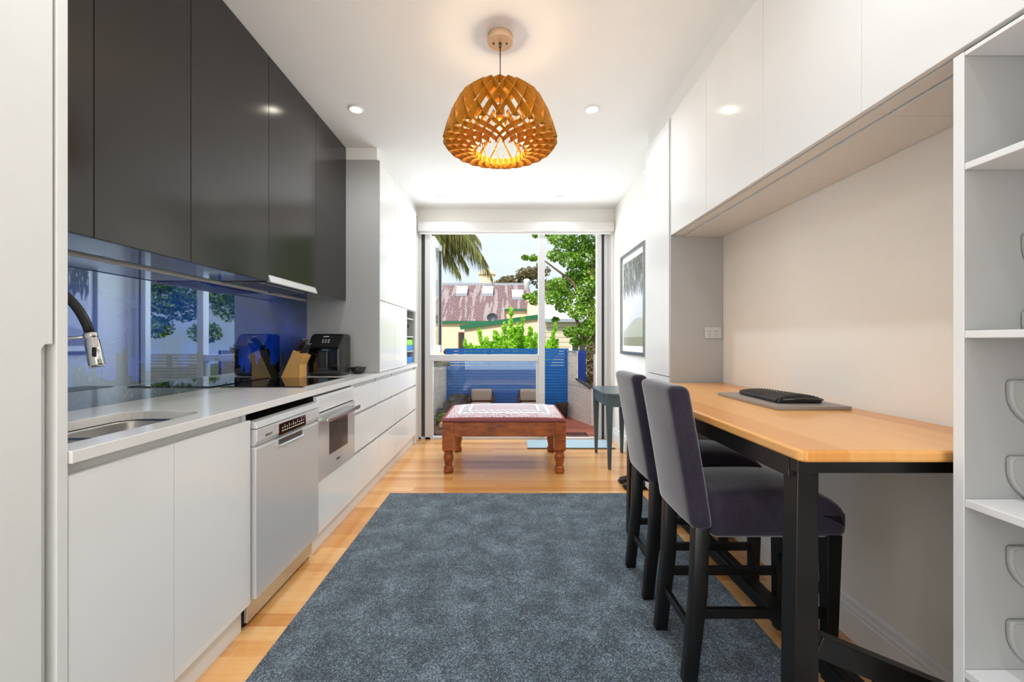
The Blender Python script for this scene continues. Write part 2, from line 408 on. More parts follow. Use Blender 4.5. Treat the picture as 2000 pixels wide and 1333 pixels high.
        def face(A, B, mk, flip):
            for i in range(len(A) - 1):
                for j in range(len(B) - 1):
                    q = [vert(mk(A[i], B[j])), vert(mk(A[i + 1], B[j])), vert(mk(A[i + 1], B[j + 1])), vert(mk(A[i], B[j + 1]))]
                    if len(set(q)) < 3: continue
                    q2 = []; [q2.append(t) for t in q if t not in q2]
                    f.append(tuple(q2[::-1] if flip else q2))
        face(X, Y, lambda a, b: (a, b, z1), False); face(X, Y, lambda a, b: (a, b, z0), True)
        face(X, Z, lambda a, b: (a, y0, b), False); face(X, Z, lambda a, b: (a, y1, b), True)
        face(Y, Z, lambda a, b: (x1, a, b), False); face(Y, Z, lambda a, b: (x0, a, b), True)
        return s.add(v, f, True)
    def build(s, name, mat, parent=None, bevel=0.0, seg=2, origin=None, fixn=False):
        me = bpy.data.meshes.new(name)
        if parent is not None: off = root_loc(parent)
        elif origin is not None: off = Vector(origin)
        else:
            xs = [p[0] for p in s.v]; ys = [p[1] for p in s.v]; zs = [p[2] for p in s.v]
            off = Vector(((min(xs) + max(xs)) / 2, (min(ys) + max(ys)) / 2, min(zs)))
        me.from_pydata([(p[0] - off.x, p[1] - off.y, p[2] - off.z) for p in s.v], [], s.f)
        me.polygons.foreach_set('use_smooth', s.sm)
        if fixn or len(s.f) < 4000:
            bm = bmesh.new(); bm.from_mesh(me); bmesh.ops.recalc_face_normals(bm, faces=bm.faces); bm.to_mesh(me); bm.free()
        me.materials.append(mat)
        o = bpy.data.objects.new(name, me); C.objects.link(o)
        if parent is not None: o.parent = parent
        else: o.location = off
        if bevel:
            b = o.modifiers.new('bevel', 'BEVEL'); b.width = bevel; b.segments = seg; b.limit_method = 'ANGLE'; b.angle_limit = math.radians(40)
        return o

def tag(o, label=None, cat=None, group=None, kind=None):
    if label: o['label'] = label
    if cat: o['category'] = cat
    if group: o['group'] = group
    if kind: o['kind'] = kind
    return o
def thing(name, loc, label, cat, group=None, kind=None):
    o = bpy.data.objects.new(name, None); C.objects.link(o); o.location = loc; o.empty_display_size = 0.05
    return tag(o, label, cat, group, kind)
def copy_tree(o, parent=None):
    c = o.copy(); C.objects.link(c)
    if parent is not None: c.parent = parent
    for ch in list(o.children): copy_tree(ch, c)
    return c
def B(*a): return MB().box(*a)
def struct(o, label=None, cat=None): return tag(o, label, cat, kind='structure')
def rrect(x0, x1, y0, y1, r, z, n=6):
    o = []
    for cx, cy, a0 in ((x1 - r, y1 - r, 0), (x0 + r, y1 - r, 90), (x0 + r, y0 + r, 180), (x1 - r, y0 + r, 270)):
        for i in range(n + 1):
            a = math.radians(a0 + 90 * i / n); o.append((cx + r * math.cos(a), cy + r * math.sin(a), z))
    return o
def text(name, body, size, loc, rot, mat, parent):
    cu = bpy.data.curves.new(name, 'FONT'); cu.body = body; cu.size = size; cu.extrude = 0.0004
    t = bpy.data.objects.new(name, cu); C.objects.link(t); bpy.context.view_layer.update()
    me = bpy.data.meshes.new_from_object(t.evaluated_get(bpy.context.evaluated_depsgraph_get()))
    bpy.data.objects.remove(t); me.materials.clear(); me.materials.append(mat)
    o = bpy.data.objects.new(name, me); C.objects.link(o); o.parent = parent
    o.location = Vector(loc) - root_loc(parent); o.rotation_euler = rot; return o

# ------------------------------------------------------------------ the room
CE = 2.80; YB = 5.15; WL = -1.665; WR = 1.40; WR2 = 1.295
struct(B(-1.85, 1.6, -3.5, YB + 0.14, -0.12, 0).build('floor', M['floor'], origin=(0, 0, 0)))
struct(B(-1.85, 1.6, -3.5, YB + 0.2, CE, CE + 0.18).build('ceiling', M['ceiling'], origin=(0, 0, CE)))
struct(B(WL - 0.15, WL, -3.5, YB + 0.14, 0, CE).build('wall_left', M['wall']))
struct(B(WR, WR + 0.15, -3.5, 3.26, 0, CE).build('wall_right', M['wall']))
struct(B(WR2, WR + 0.15, 3.262, YB + 0.14, 0, CE).build('wall_right_garden_end', M['wall']))
# garden end: header over the opening, slim reveals
wb_ = MB().box(WL, WR2, YB, YB + 0.14, 2.60, CE).box(WL, -1.075, YB, YB + 0.14, 0, 2.60).box(1.262, WR2, YB, YB + 0.14, 0, 2.60)
struct(wb_.build('wall_back', M['wall']))
# unseen rear wall behind the camera, its opening made up for the fill light
wf = MB().box(WL, -1.5, -3.3, -3.2, 0, CE).box(1.3, WR, -3.3, -3.2, 0, CE).box(-1.5, 1.3, -3.3, -3.2, 2.62, CE).box(-1.5, 1.3, -3.3, -3.2, 0, 0.28)
struct(wf.build('wall_front', M['wall']))
# skirting boards with a stepped profile
def skirt(name, xf, y0, y1):
    pr = [(xf, 0), (xf - 0.018, 0), (xf - 0.018, 0.105), (xf - 0.014, 0.112), (xf - 0.016, 0.122), (xf - 0.011, 0.132), (xf - 0.009, 0.150), (xf - 0.004, 0.158), (xf, 0.16)]
    return struct(MB().prism(pr, 'y', y0, y1).build(name, M['trim']))
skirt('baseboard_right', WR, 1.012, 2.745)
skirt('baseboard_right_garden_end', WR2, 3.27, YB)
struct(MB().prism([(1.277, 0), (1.235, 0), (1.235, 0.15), (1.245, 0.165), (1.277, 0.17)], 'y', 3.3, 4.38).build('trim_1', M['trim']))
# bulkheads over the cabinets
struct(B(WL, -1.075, 3.517, YB, 2.70, CE).build('trim_2', M['white_satin']))
struct(B(1.085, WR, -0.6, 3.262, 2.655, CE).build('trim_3', M['white_satin']))

# ------------------------------------------------------------------ garden window and open door
def YW(a, b): return YB + 0.02 + a, YB + 0.02 + b
y0, y1 = YB + 0.03, YB + 0.11
w = MB()
w.box(-1.073, -1.045, y0, y1, 0, 2.60).box(-1.0, -0.932, y0, y1, 0.0, 2.60)          # left jamb, double
w.box(0.385, 0.462, y0 - 0.01, y1 + 0.01, 0, 2.60)                                    # mullion
w.box(-0.932, 0.385, y0, y1, 0.955, 1.032)                                            # transom
w.box(-1.073, 0.385, y0, y1, 0.0, 0.028).box(-1.073, 1.26, y0, y1, 2.52, 2.60)
w.box(0.36, 0.388, y0 + 0.01, y1, 0.028, 0.955).box(-0.932, -0.905, y0 + 0.01, y1, 0.028, 0.955)
win = struct(w.build('window_1', M['alu'], bevel=0.003))
B(-1.045, -1.0, y0 + 0.025, y1, 0.0, 2.60).build('jamb_channel', M['alu_dark'], win)
B(-0.905, 0.36, y0 + 0.035, y0 + 0.043, 0.028, 0.955).build('lower_pane', M['glass'], win)
# casement sash swung outwards on its left hinge
sa = MB(); X0, X1 = -0.935, -0.895; a, b, zb, zt = YB + 0.10, YB + 0.70, 1.045, 2.50
sa.box(X0, X1, a, a + 0.07, zb, zt).box(X0, X1, b - 0.07, b, zb, zt).box(X0, X1, a + 0.07, b - 0.07, zb, zb + 0.10).box(X0, X1, a + 0.07, b - 0.07, zt - 0.08, zt)
sash = sa.build('open_sash', M['sash_white'], win, bevel=0.003)
B(-0.918, -0.912, a + 0.07, b - 0.07, zb + 0.10, zt - 0.08).build('sash_pane', M['glass'], sash)
B(-0.920, -0.891, b - 0.085, b - 0.069, zb + 0.1, zt - 0.08).build('sash_gasket', M['alu_dark'], sash)
# door opening on the right: fixed jamb, dark track, sill
d = MB().box(1.098, 1.155, y0, y1, 0, 2.60).box(1.19, 1.235, y0 + 0.01, y1, 0, 2.60).box(1.235, 1.262, y0, y1, 0, 2.60)
door = struct(d.build('door_1', M['alu'], bevel=0.003))
B(1.155, 1.19, y0 + 0.03, y1, 0, 2.60).build('door_track', M['alu_dark'], door)
B(0.462, 1.098, y0, y1, 0.0, 0.014).build('door_sill', M['alu'], door)
# folded door leaf standing open outside against the jamb
lf = MB().box(1.10, 1.14, y1 + 0.01, y1 + 0.50, 0.02, 2.5)
# roller blind cassette across the top
bl = thing('roller_blind', (0.09, YB - 0.04, 2.50), 'rolled-up pale roller blind spanning the top of the garden window', 'blind')
MB().rbox(-1.07, 1.29, YB - 0.07, YB - 0.003, 2.515, 2.63, 0.012, 2).build('cassette', M['blind'], bl)
MB().box(-1.05, 1.25, YB - 0.03, YB - 0.022, 2.488, 2.52).build('bottom_rail', M['trim'], bl)

# ------------------------------------------------------------------ left run: doors in plane x = -1.055
XD = -1.055; DT = 0.018; KX = -1.095
Z0, ZT = 0.117, 0.873
S1, S2 = 0.417, 0.692
def kick(y0, y1, parent): B(KX - 0.016, KX, y0, y1, 0.001, Z0 - 0.006).build('kickboard', M['white_satin'], parent)
# near tall pantry with a cut-out finger pull
G = 'tall pantry cabinets beside the counter'
p = thing('tall_cabinet', (-1.36, 0.5, 0), 'tall white pantry cabinet at left edge with notched finger pull', 'cabinet')
B(WL + 0.005, XD - DT - 0.004, -0.25, 0.990, 0.10, CE - 0.005).build('body', M['white_satin'], p)
B(WL + 0.005, XD + 0.002, 0.994, 1.020, 0.001, CE - 0.004).build('end_panel', M['white_satin'], p, bevel=0.002)
dm = MB().prism([(0.40, 0.10), (0.964, 0.10), (0.964, 1.182), (0.972, 1.192), (0.988, 1.192), (0.988, 2.78), (0.40, 2.78)], 'x', XD - DT, XD)
dm.build('door', M['white_satin'], p, bevel=0.002)
B(XD - DT, XD, -0.24, 0.396, 0.10, 2.78).build('door', M['white_satin'], p, bevel=0.002)
kick(-0.25, 0.99, p)

def base_unit(name, y0, y1, label, fronts, top=0.90, group='white base cabinets under the counter'):
    t = thing(name, ((WL + XD) / 2, (y0 + y1) / 2, 0), label, 'cabinet', group)
    cb = MB().box(WL + 0.01, XD - DT - 0.003, y0 + 0.001, y0 + 0.017, Z0, top).box(WL + 0.01, XD - DT - 0.003, y1 - 0.017, y1 - 0.001, Z0, top)
    cb.box(WL + 0.01, XD - DT - 0.003, y0 + 0.017, y1 - 0.017, Z0, Z0 + 0.016)
    cb.box(WL + 0.01, WL + 0.02, y0 + 0.017, y1 - 0.017, Z0, top).box(XD - DT - 0.03, XD - DT - 0.012, y0 + 0.017, y1 - 0.017, Z0 + 0.016, top)
    cb.build('carcass', M['white_satin'], t)
    for nm, a, b, z0, z1 in fronts:
        B(XD - DT, XD, a + 0.0015, b - 0.0015, z0 + 0.0015, z1).build(nm, M['white_gloss'], t, bevel=0.0015)
    kick(y0, y1, t); return t
base_unit('base_cabinet', 1.022, 1.751, 'white double-door base cabinet under the steel sink',
          [('door', 1.022, 1.349, Z0, ZT), ('door', 1.349, 1.751, Z0, ZT)])
GP = 0.018   # finger-pull gap above each lower drawer
def three(y0, y1): return [('drawer', y0, y1, S2 + 0.003, ZT), ('drawer', y0, y1, S1 + 0.003, S2 - GP), ('drawer', y0, y1, Z0, S1 - GP)]
# oven housing
ov = base_unit('base_cabinet', 2.352, 2.919, 'white cabinet section with one deep drawer under the built-in oven', [('drawer', 2.352, 2.919, Z0, S1 - 0.004)], top=0.41)
base_unit('base_cabinet', 2.919, 3.517, 'white three-drawer base cabinet between the oven and the tall cupboards', three(2.919, 3.517))
base_unit('base_cabinet', 3.517, 3.999, 'white three-drawer base cabinet below the first tall cupboard', three(3.517, 3.999))
base_unit('base_cabinet', 3.999, 4.947, 'wide white three-drawer base cabinet nearest the garden window', three(3.999, 4.947))
struct(B(WL + 0.01, XD - 0.004, 4.950, 4.968, 0.001, CE - 0.11).build('trim_4', M['white_satin']))

# countertop with the sink opening cut out
ct = MB().box(WL + 0.002, -1.045, 1.022, 4.947, 0.904, 0.935).build('countertop', M['stone'])
cut = MB().loft([rrect(-1.43, -1.135, 1.03, 1.61, 0.075, z) for z in (0.85, 0.99)], smooth=False).build('cutter', M['stone'])
bo = ct.modifiers.new('b', 'BOOLEAN'); bo.operation = 'DIFFERENCE'; bo.object = cut; bo.solver = 'EXACT'
bpy.context.view_layer.update()
nm = bpy.data.meshes.new_from_object(ct.evaluated_get(bpy.context.evaluated_depsgraph_get()))
ct.modifiers.clear(); ct.data = nm; bpy.data.objects.remove(cut)
bv = ct.modifiers.new('bevel', 'BEVEL'); bv.width = 0.002; bv.segments = 2; bv.limit_method = 'ANGLE'
tag(ct, 'long pale stone countertop running over the white base cabinets', 'countertop')
# sink: two bowls
sk = thing('sink', (-1.28, 1.3, 0.74), 'stainless steel double-bowl sink sunk into the pale countertop', 'sink')
def bowl(y0, y1, depth, name):
    m = MB(); x0, x1 = -1.437, -1.128
    L = [rrect(x0 - 0.008, x1 + 0.008, y0 - 0.004, y1 + 0.004, 0.08, 0.9035), rrect(x0 + 0.004, x1 - 0.004, y0 + 0.004, y1 - 0.004, 0.075, 0.9035),
         rrect(x0 + 0.006, x1 - 0.006, y0 + 0.006, y1 - 0.006, 0.073, 0.895), rrect(x0 + 0.012, x1 - 0.012, y0 + 0.012, y1 - 0.012, 0.07, 0.904 - depth + 0.03),
         rrect(x0 + 0.04, x1 - 0.04, y0 + 0.04, y1 - 0.04, 0.05, 0.904 - depth)]
    m.loft(L, False, True); o = m.build(name, M['steel'], sk)
    MB().lathe((x0 + x1) / 2, (y0 + y1) / 2, [(0.04, 0.904 - depth + 0.0005), (0.04, 0.904 - depth + 0.003), (0.012, 0.904 - depth + 0.001)], 20).build('drain', M['chrome'], o)
bowl(1.035, 1.290, 0.15, 'bowl'); bowl(1.305, 1.612, 0.17, 'bowl')
# tap with black spring neck and steel pull-down head
tp = thing('kitchen_tap', (-1.55, 1.22, 0.935), 'black-necked kitchen tap with silver spray head over the sink', 'tap')
MB().lathe(-1.55, 1.22, [(0.028, 0.9355), (0.028, 0.95), (0.017, 0.955), (0.017, 1.17), (0.013, 1.18)], 20).build('base', M['chrome'], tp)
arc = []
for i in range(25):
    a = math.pi * (1 - i / 24 * 0.93); cx, rx, rz = -1.415, 0.135, 0.20
    f = i / 24
    arc.append((cx + rx * math.cos(a) + 0.02 * 0, 1.22 + 0.088 * f, 1.16 + rz * math.sin(a) + 0.02 * f))
MB().tube(arc, 0.0125, 12).build('neck', M['black_plastic'], tp)
e = Vector(arc[-1]); dn = (Vector((-1.262, 1.31, 1.12)) - e)
hd = MB().tube([e + dn * t for t in (-0.02, 0.0, 0.12, 0.14, 0.17, 0.2, 0.9, 1.0)], [0.015, 0.0175, 0.0175, 0.0155, 0.0155, 0.0185, 0.0195, 0.018], 18).build('spray_head', M['chrome'], tp)
pm = e + dn * 0.55
MB().rbox(pm.x + 0.010, pm.x + 0.0215, pm.y - 0.020, pm.y - 0.012, pm.z - 0.015, pm.z + 0.015, 0.004, 1).build('spray_button', M['black_plastic'], hd)
MB().tube([(-1.55, 1.22, 1.155), (-1.45, 1.25, 1.19), (-1.36, 1.285, 1.205), e + dn * 0.1], 0.005, 8).build('docking_arm', M['chrome'], tp)

# dishwasher
XW = -1.035
dw = thing('dishwasher', (-1.35, 2.05, 0), 'silver freestanding dishwasher under the counter between sink cabinet and oven', 'dishwasher')
DY0, DY1 = 1.762, 2.345
B(WL + 0.08, -1.078, DY0 + 0.004, DY1 - 0.004, 0.03, 0.858).build('body', M['steel_dark'], dw, bevel=0.003)
MB().prism([(-1.074, 0.127), (XW - 0.004, 0.127), (XW - 0.004, 0.752), (XW - 0.022, 0.758), (-1.074, 0.758)], 'y', DY0, DY1).build('door', M['steel_white'], dw, bevel=0.003)
cp = MB().prism([(-1.074, 0.760), (XW - 0.016, 0.760), (XW, 0.782), (XW, 0.832), (-1.074, 0.832)], 'y', DY0, DY1).build('control_panel', M['steel_white'], dw, bevel=0.002)
MB().prism([(-1.074, 0.835), (XW - 0.001, 0.835), (XW - 0.006, 0.862), (-1.074, 0.866)], 'y', DY0, DY1).build('top_strip', M['steel_white'], dw, bevel=0.002)
B(XW - 0.002, XW + 0.0012, 1.93, 2.185, 0.770, 0.822).build('display', M['black_gloss'], cp)
sg = MB()
random.seed(3)
for i in range(11):
    yy = 1.955 + i * 0.020
    sg.box(XW + 0.0012, XW + 0.0018, yy, yy + 0.011, 0.784, 0.789).box(XW + 0.0012, XW + 0.0018, yy + 0.002, yy + 0.009, 0.796 + random.random() * 0.004, 0.803)
    if i % 2: sg.box(XW + 0.0012, XW + 0.0018, yy, yy + 0.006, 0.808, 0.811)
sg.build('button_symbols', M['paper'], cp)
text('lettering', 'BOSCH', 0.016, (XW + 0.0006, 1.822, 0.790), (math.pi / 2, 0, math.pi / 2), M['steel_dark'], cp)
hp = MB().box(XW - 0.0045, XW - 0.003, 1.935, 2.155, 0.722, 0.750)
hp.build('handle_recess', M['steel_dark'], dw)
MB().prism([(XW - 0.006, 0.718), (XW + 0.006, 0.722), (XW + 0.004, 0.728), (XW - 0.006, 0.730)], 'y', 1.935, 2.16).build('handle_lip', M['chrome'], dw)
B(-1.092, -1.076, DY0, DY1, 0.028, 0.122).build('plinth', M['steel'], dw, bevel=0.002)
for yy in (DY0 + 0.03, DY1 - 0.03): MB().lathe(-1.12, yy, [(0.018, 0.001), (0.018, 0.03)], 12).build('foot', M['black_plastic'], dw)

# built-in oven
o = thing('oven', (-1.35, 2.635, 0.42), 'pale mirror-fronted built-in oven with bar handle under the worktop', 'oven')
B(WL + 0.06, XD - DT - 0.002, 2.356, 2.915, 0.425, 0.90).build('body', M['steel_dark'], o)
B(XD - DT, XD + 0.004, 2.354, 2.917, 0.800, 0.890).build('control_panel', M['white_gloss'], o, bevel=0.001)
B(XD - 0.010, XD - 0.002, 2.356, 2.915, 0.792, 0.800).build('vent_gap', M['black_plastic'], o)
dr = B(XD - DT, XD + 0.010, 2.354, 2.917, 0.419, 0.792).build('door', M['oven_glass'], o, bevel=0.001)
B(XD + 0.010, XD + 0.0112, 2.50, 2.79, 0.53, 0.745).build('oven_window', M['oven_window'], dr)
text('lettering', 'smeg', 0.026, (XD + 0.0108, 2.605, 0.470), (math.pi / 2, 0, math.pi / 2), M['steel_dark'], dr)
h = MB().rbox(-1.012, -0.998, 2.375, 2.90, 0.742, 0.768, 0.004, 2)
for yy in (2.40, 2.865): h.box(-1.046, -1.008, yy, yy + 0.02, 0.748, 0.762)
h.build('handle', M['steel'], dr)
cm = MB()
for i in range(6): cm.box(XD + 0.004, XD + 0.0052, 2.38, 2.90, 0.815 + i * 0.011, 0.8165 + i * 0.011)
cm.build('vent_slots', M['board_shade_grey'], o)

# cooktop
ck = thing('cooktop', (-1.39, 2.71, 0.935), 'black glass induction cooktop set on the pale countertop', 'cooktop')
B(-1.63, -1.158, 2.417, 3.01, 0.9355, 0.9415).build('glass_plate', M['black_gloss'], ck, bevel=0.001)
B(-1.158, -1.150, 2.417, 3.01, 0.9352, 0.942).build('front_trim', M['steel'], ck)
for cx, cy, r in ((-1.52, 2.57, 0.08), (-1.27, 2.57, 0.07), (-1.52, 2.85, 0.07), (-1.27, 2.85, 0.09)):
    MB().lathe(cx, cy, [(r, 0.9416), (r, 0.9418), (r - 0.002, 0.9418), (r - 0.002, 0.9416)], 36, False).build('zone_mark', M['steel_dark'], ck)


# splashback
sp = B(WL + 0.001, WL + 0.010, 1.021, 3.515, 0.9355, 1.523).build('splashback', M['city'])
tag(sp, 'glossy blue glass splashback printed with a dark city skyline', 'splashback')

# charcoal wall cabinets
XU = -1.33; ZU = 1.5325
ys = [0.93, 1.369, 1.789, 2.374, 2.960, 3.514]
lb = ['charcoal wall cabinet cut off by the white pantry panel at left', 'broad charcoal wall cabinet second from the left pantry',
      'charcoal wall cabinet just left of the rangehood door', 'charcoal wall cabinet with the rangehood built in underneath', 'charcoal wall cabinet against the white tall cupboards']
for i in range(5):
    a, b = ys[i], ys[i + 1]
    if i == 0: a = 1.022
    t = thing('wall_cabinet', ((WL + XU) / 2, (a + b) / 2, ZU), lb[i], 'cabinet', 'charcoal wall cabinets over the splashback')
    zb = ZU if i != 3 else 1.574
    cb = MB().box(WL + 0.004, XU - 0.021, a + 0.0006, b - 0.0006, zb + 0.004 if i == 3 else ZU + 0.002, CE - 0.003); cb.build('carcass', M['charcoal_under'], t)
    B(XU - 0.018, XU, a + 0.0012, b - 0.0012, zb, CE - 0.004).build('door', M['charcoal'], t, bevel=0.0015)
# rangehood
rh = thing('rangehood', (-1.5, 2.667, 1.525), 'slim silver-lipped rangehood below the fourth charcoal door', 'rangehood')
MB().prism([(-1.60, 1.530), (XU - 0.020, 1.530), (XU - 0.020, 1.572), (-1.60, 1.572)], 'y', 2.378, 2.956).build('hood_body', M['steel_dark'], rh)
MB().prism([(XU - 0.019, 1.572), (XU - 0.004, 1.572), (XU + 0.012, 1.532), (XU + 0.008, 1.528), (XU - 0.019, 1.534)], 'y', 2.376, 2.958).build('front_lip', M['steel_white'], rh)
fl = MB()
for i in range(14): fl.box(-1.58 + i * 0.014, -1.574 + i * 0.014, 2.40, 2.93, 1.526, 1.530)
fl.build('filter_grille', M['steel'], rh)

# tall white cupboards at the end of the run
def tall(y0, y1, label, lower=True, niche=None):
    t = thing('tall_cupboard', ((WL + XD) / 2, (y0 + y1) / 2, 0.936), label, 'cabinet', 'white tall cupboards above the drawers')
    cb = MB(); xb = XD - DT - 0.002
    cb.box(WL + 0.006, WL + 0.02, y0, y1, 0.9365, 2.697)
    cb.box(WL + 0.02, XD - 0.001 if y0 < 3.6 else xb, y0, y0 + 0.018, 0.9365, 2.697).box(WL + 0.02, xb, y1 - 0.018, y1, 0.9365, 2.697)
    cb.box(WL + 0.02, xb, y0 + 0.018, y1 - 0.018, 2.68, 2.697).box(WL + 0.02, xb, y0 + 0.018, y1 - 0.018, 1.535, 1.551).box(WL + 0.02, xb, y0 + 0.018, y1 - 0.018, 0.9365, 0.952)
    if niche:
        cb.box(WL + 0.02, XD, niche - 0.018, niche, 0.952, 1.535)
        for z in (1.078, 1.24, 1.44): cb.box(WL + 0.02, XD - 0.03, niche, y1 - 0.018, z, z + 0.014)
    cb.build('carcass', M['board_shade_grey'], t)
    ye = 0.019 if y0 < 3.6 else 0.0015
    B(XD - DT, XD, y0 + ye, y1 - 0.0015, 1.543, 2.695).build('door', M['white_gloss'], t, bevel=0.0015)
    B(XD - DT, XD, y0 + ye, (niche or y1) - 0.0015, 0.940, 1.537).build('door', M['white_gloss'], t, bevel=0.0015)
    return t
tall(3.5175, 3.999, 'tall white cupboard with shade-toned end panel facing the counter')
tt = tall(3.9995, 4.947, 'tall white cupboard with an open shelf niche nearest the window', niche=4.50)
g = thing('storage_tub', (-1.16, 4.72, 1.092), 'green-lidded blue tub on the middle shelf of the cupboard niche', 'tub')
MB().rbox(-1.24, -1.09, 4.53, 4.915, 1.0925, 1.15, 0.01, 1).build('tub_base', M['blue_plastic'], g)
MB().rbox(-1.24, -1.09, 4.53, 4.915, 1.150, 1.215, 0.012, 1).build('tub_lid', M['green_plastic'], g)
tag(MB().rbox(-1.24, -1.09, 4.53, 4.915, 0.9525, 1.02, 0.01, 1).build('storage_tray', M['blue_plastic']), 'low blue tray on the bottom of the cupboard niche', 'tray')
k = thing('wall_socket', (-1.30, 4.925, 1.36), 'small dark round socket high in the cupboard niche', 'socket')
MB().loft([[( -1.16 + 0.022 * math.cos(6.2832 * i / 18), yy, 1.37 + 0.022 * math.sin(6.2832 * i / 18)) for i in range(18)] for yy in (4.918, 4.9285)]).build('plug', M['black_plastic'], k)

# knife block and knives
kb = thing('knife_block', (-1.53, 3.10, 0.9355), 'angled pale wooden knife block beside the black air fryer', 'knife block')
A = math.radians(27)
def kpt(u, w_): return (-1.60 + u, w_)   # block leans towards +x (side view drawn in x,z)
prof = [(-1.645, 0.9357), (-1.475, 0.9357), (-1.475, 1.045), (-1.455, 1.10), (-1.50, 1.128), (-1.545, 1.137), (-1.56, 1.125)]
MB().prism([(-1.622, 0.9357), (-1.482, 0.9357), (-1.482, 1.03), (-1.450, 1.095), (-1.532, 1.135)], 'y', 3.045, 3.15).build('block', M['knifewood'], kb, bevel=0.003)
random.seed(11)
ax = Vector((0.52, 0, 0.854)).normalized()
for r_ in range(2):
    for c_ in range(4):
        base = Vector((-1.522 + r_ * 0.034, 3.062 + c_ * 0.024, 1.128 - r_ * 0.0165)); L = 0.075 + 0.02 * (1 - r_) + random.random() * 0.012
        kn = thing('kitchen_knife', tuple(base), ['black-handled knife in the taller back row of the wooden block', 'black-handled knife in the lower front row of the wooden block'][r_], 'knife', ['knives in the back row of the block', 'knives in the front row of the block'][r_])
        MB().tube([base - ax * 0.05, base], [0.004, 0.004], 6).build('blade', M['steel'], kn)
        MB().tube([base, base + ax * 0.01, base + ax * L * 0.5, base + ax * L], [0.006, 0.008, 0.0065, 0.0085], 8).build('handle', M['black_plastic'], kn)
        MB().tube([base + ax * (L + 0.0003), base + ax * (L + 0.003)], [0.007, 0.005], 8).build('end_cap', M['chrome'], kn)

# air fryer
af = thing('air_fryer', (-1.37, 3.34, 0.9355), 'glossy black air fryer in the corner by the tall cupboard', 'air fryer')
def afn(x, y, z):
    if z > 1.16 and y < 3.34: y += (z - 1.16) * 0.75 * (3.34 - y) / 0.14
    return (x, y, z)
MB().rbox(-1.505, -1.245, 3.20, 3.40, 0.9365, 1.255, 0.028, 8, 4, afn).build('body', M['black_plastic'], af)
MB().rbox(-1.487, -1.263, 3.192, 3.21, 0.955, 1.150, 0.008, 3).build('basket_front', M['black_gloss'], af)
MB().rbox(-1.415, -1.335, 3.165, 3.192, 0.99, 1.13, 0.012, 3).build('handle', M['black_plastic'], af)
MB().prism([(3.196, 1.160), (3.258, 1.243), (3.262, 1.240), (3.200, 1.157)], 'x', -1.480, -1.270).build('control_panel', M['steel_dark'], af)
sy = MB()
for i in range(3):
    for j in range(2):
        f = 0.35 + 0.18 * j; yy = 3.196 + 0.062 * f; zz = 1.160 + 0.083 * f
        sy.box(-1.40 + i * 0.022, -1.39 + i * 0.022, yy - 0.0015, yy + 0.001, zz, zz + 0.006)
MB().box(-1.40, -1.36, 3.2455, 3.2485, 1.232, 1.237).build('panel_badge', M['paper'], af)
sy.build('panel_symbols', M['paper'], af)

# small bowl
bw = thing('bowl', (-1.208, 3.448, 0.9355), 'small black bowl on the countertop beside the air fryer', 'bowl')
MB().lathe(-1.208, 3.448, [(0.03, 0.936), (0.048, 0.95), (0.064, 0.985), (0.062, 0.987), (0.046, 0.955), (0.02, 0.945)], 28).build('bowl_body', M['black_plastic'], bw)
MB().lathe(-1.208, 3.448, [(0.052, 0.972), (0.045, 0.986), (0.02, 0.994)], 20).build('contents', M['steel_dark'], bw)

# ------------------------------------------------------------------ right run
XR = 1.061; ZR = 1.884
# tall cabinet closing the niche
t = thing('tall_cabinet', (1.23, 3.0, 0), 'tall white cabinet closing the far end of the bar niche', 'cabinet')
B(XR + 0.02, WR - 0.002, 2.772, 3.260, 0.08, 2.65).build('body', M['white_satin'], t)
B(XR + 0.001, WR - 0.002, 2.752, 2.772, 0.001, 2.65).build('side_panel', M['board_shade_grey'], t, bevel=0.001)
B(XR, XR + 0.018, 2.785, 3.259, 0.967, 2.65).build('door', M['white_gloss'], t, bevel=0.0015)
B(XR, XR + 0.018, 2.785, 3.259, 0.085, 0.961).build('door', M['white_gloss'], t, bevel=0.0015)
B(XR + 0.03, XR + 0.045, 2.785, 3.259, 0.001, 0.08).build('kickboard', M['white_satin'], t)
so = thing('power_outlet', (1.335, 2.745, 1.25), 'pale double power outlet on the side of the niche cabinet', 'outlet')
MB().rbox(1.277, 1.385, 2.742, 2.7515, 1.217, 1.290, 0.003, 1).build('plate', M['outlet'], so)
MB().box(1.300, 1.318, 2.7405, 2.742, 1.258, 1.266).box(1.340, 1.358, 2.7405, 2.742, 1.258, 1.266).build('switch', M['board_shade_grey'], so)
sc = MB()
for cx in (1.309, 1.349):
    sc.box(cx - 0.006, cx - 0.004, 2.7412, 2.742, 1.238, 1.246).box(cx + 0.004, cx + 0.006, 2.7412, 2.742, 1.238, 1.246).box(cx - 0.001, cx + 0.001, 2.7412, 2.742, 1.228, 1.235)
sc.build('socket_holes', M['steel_dark'], so)

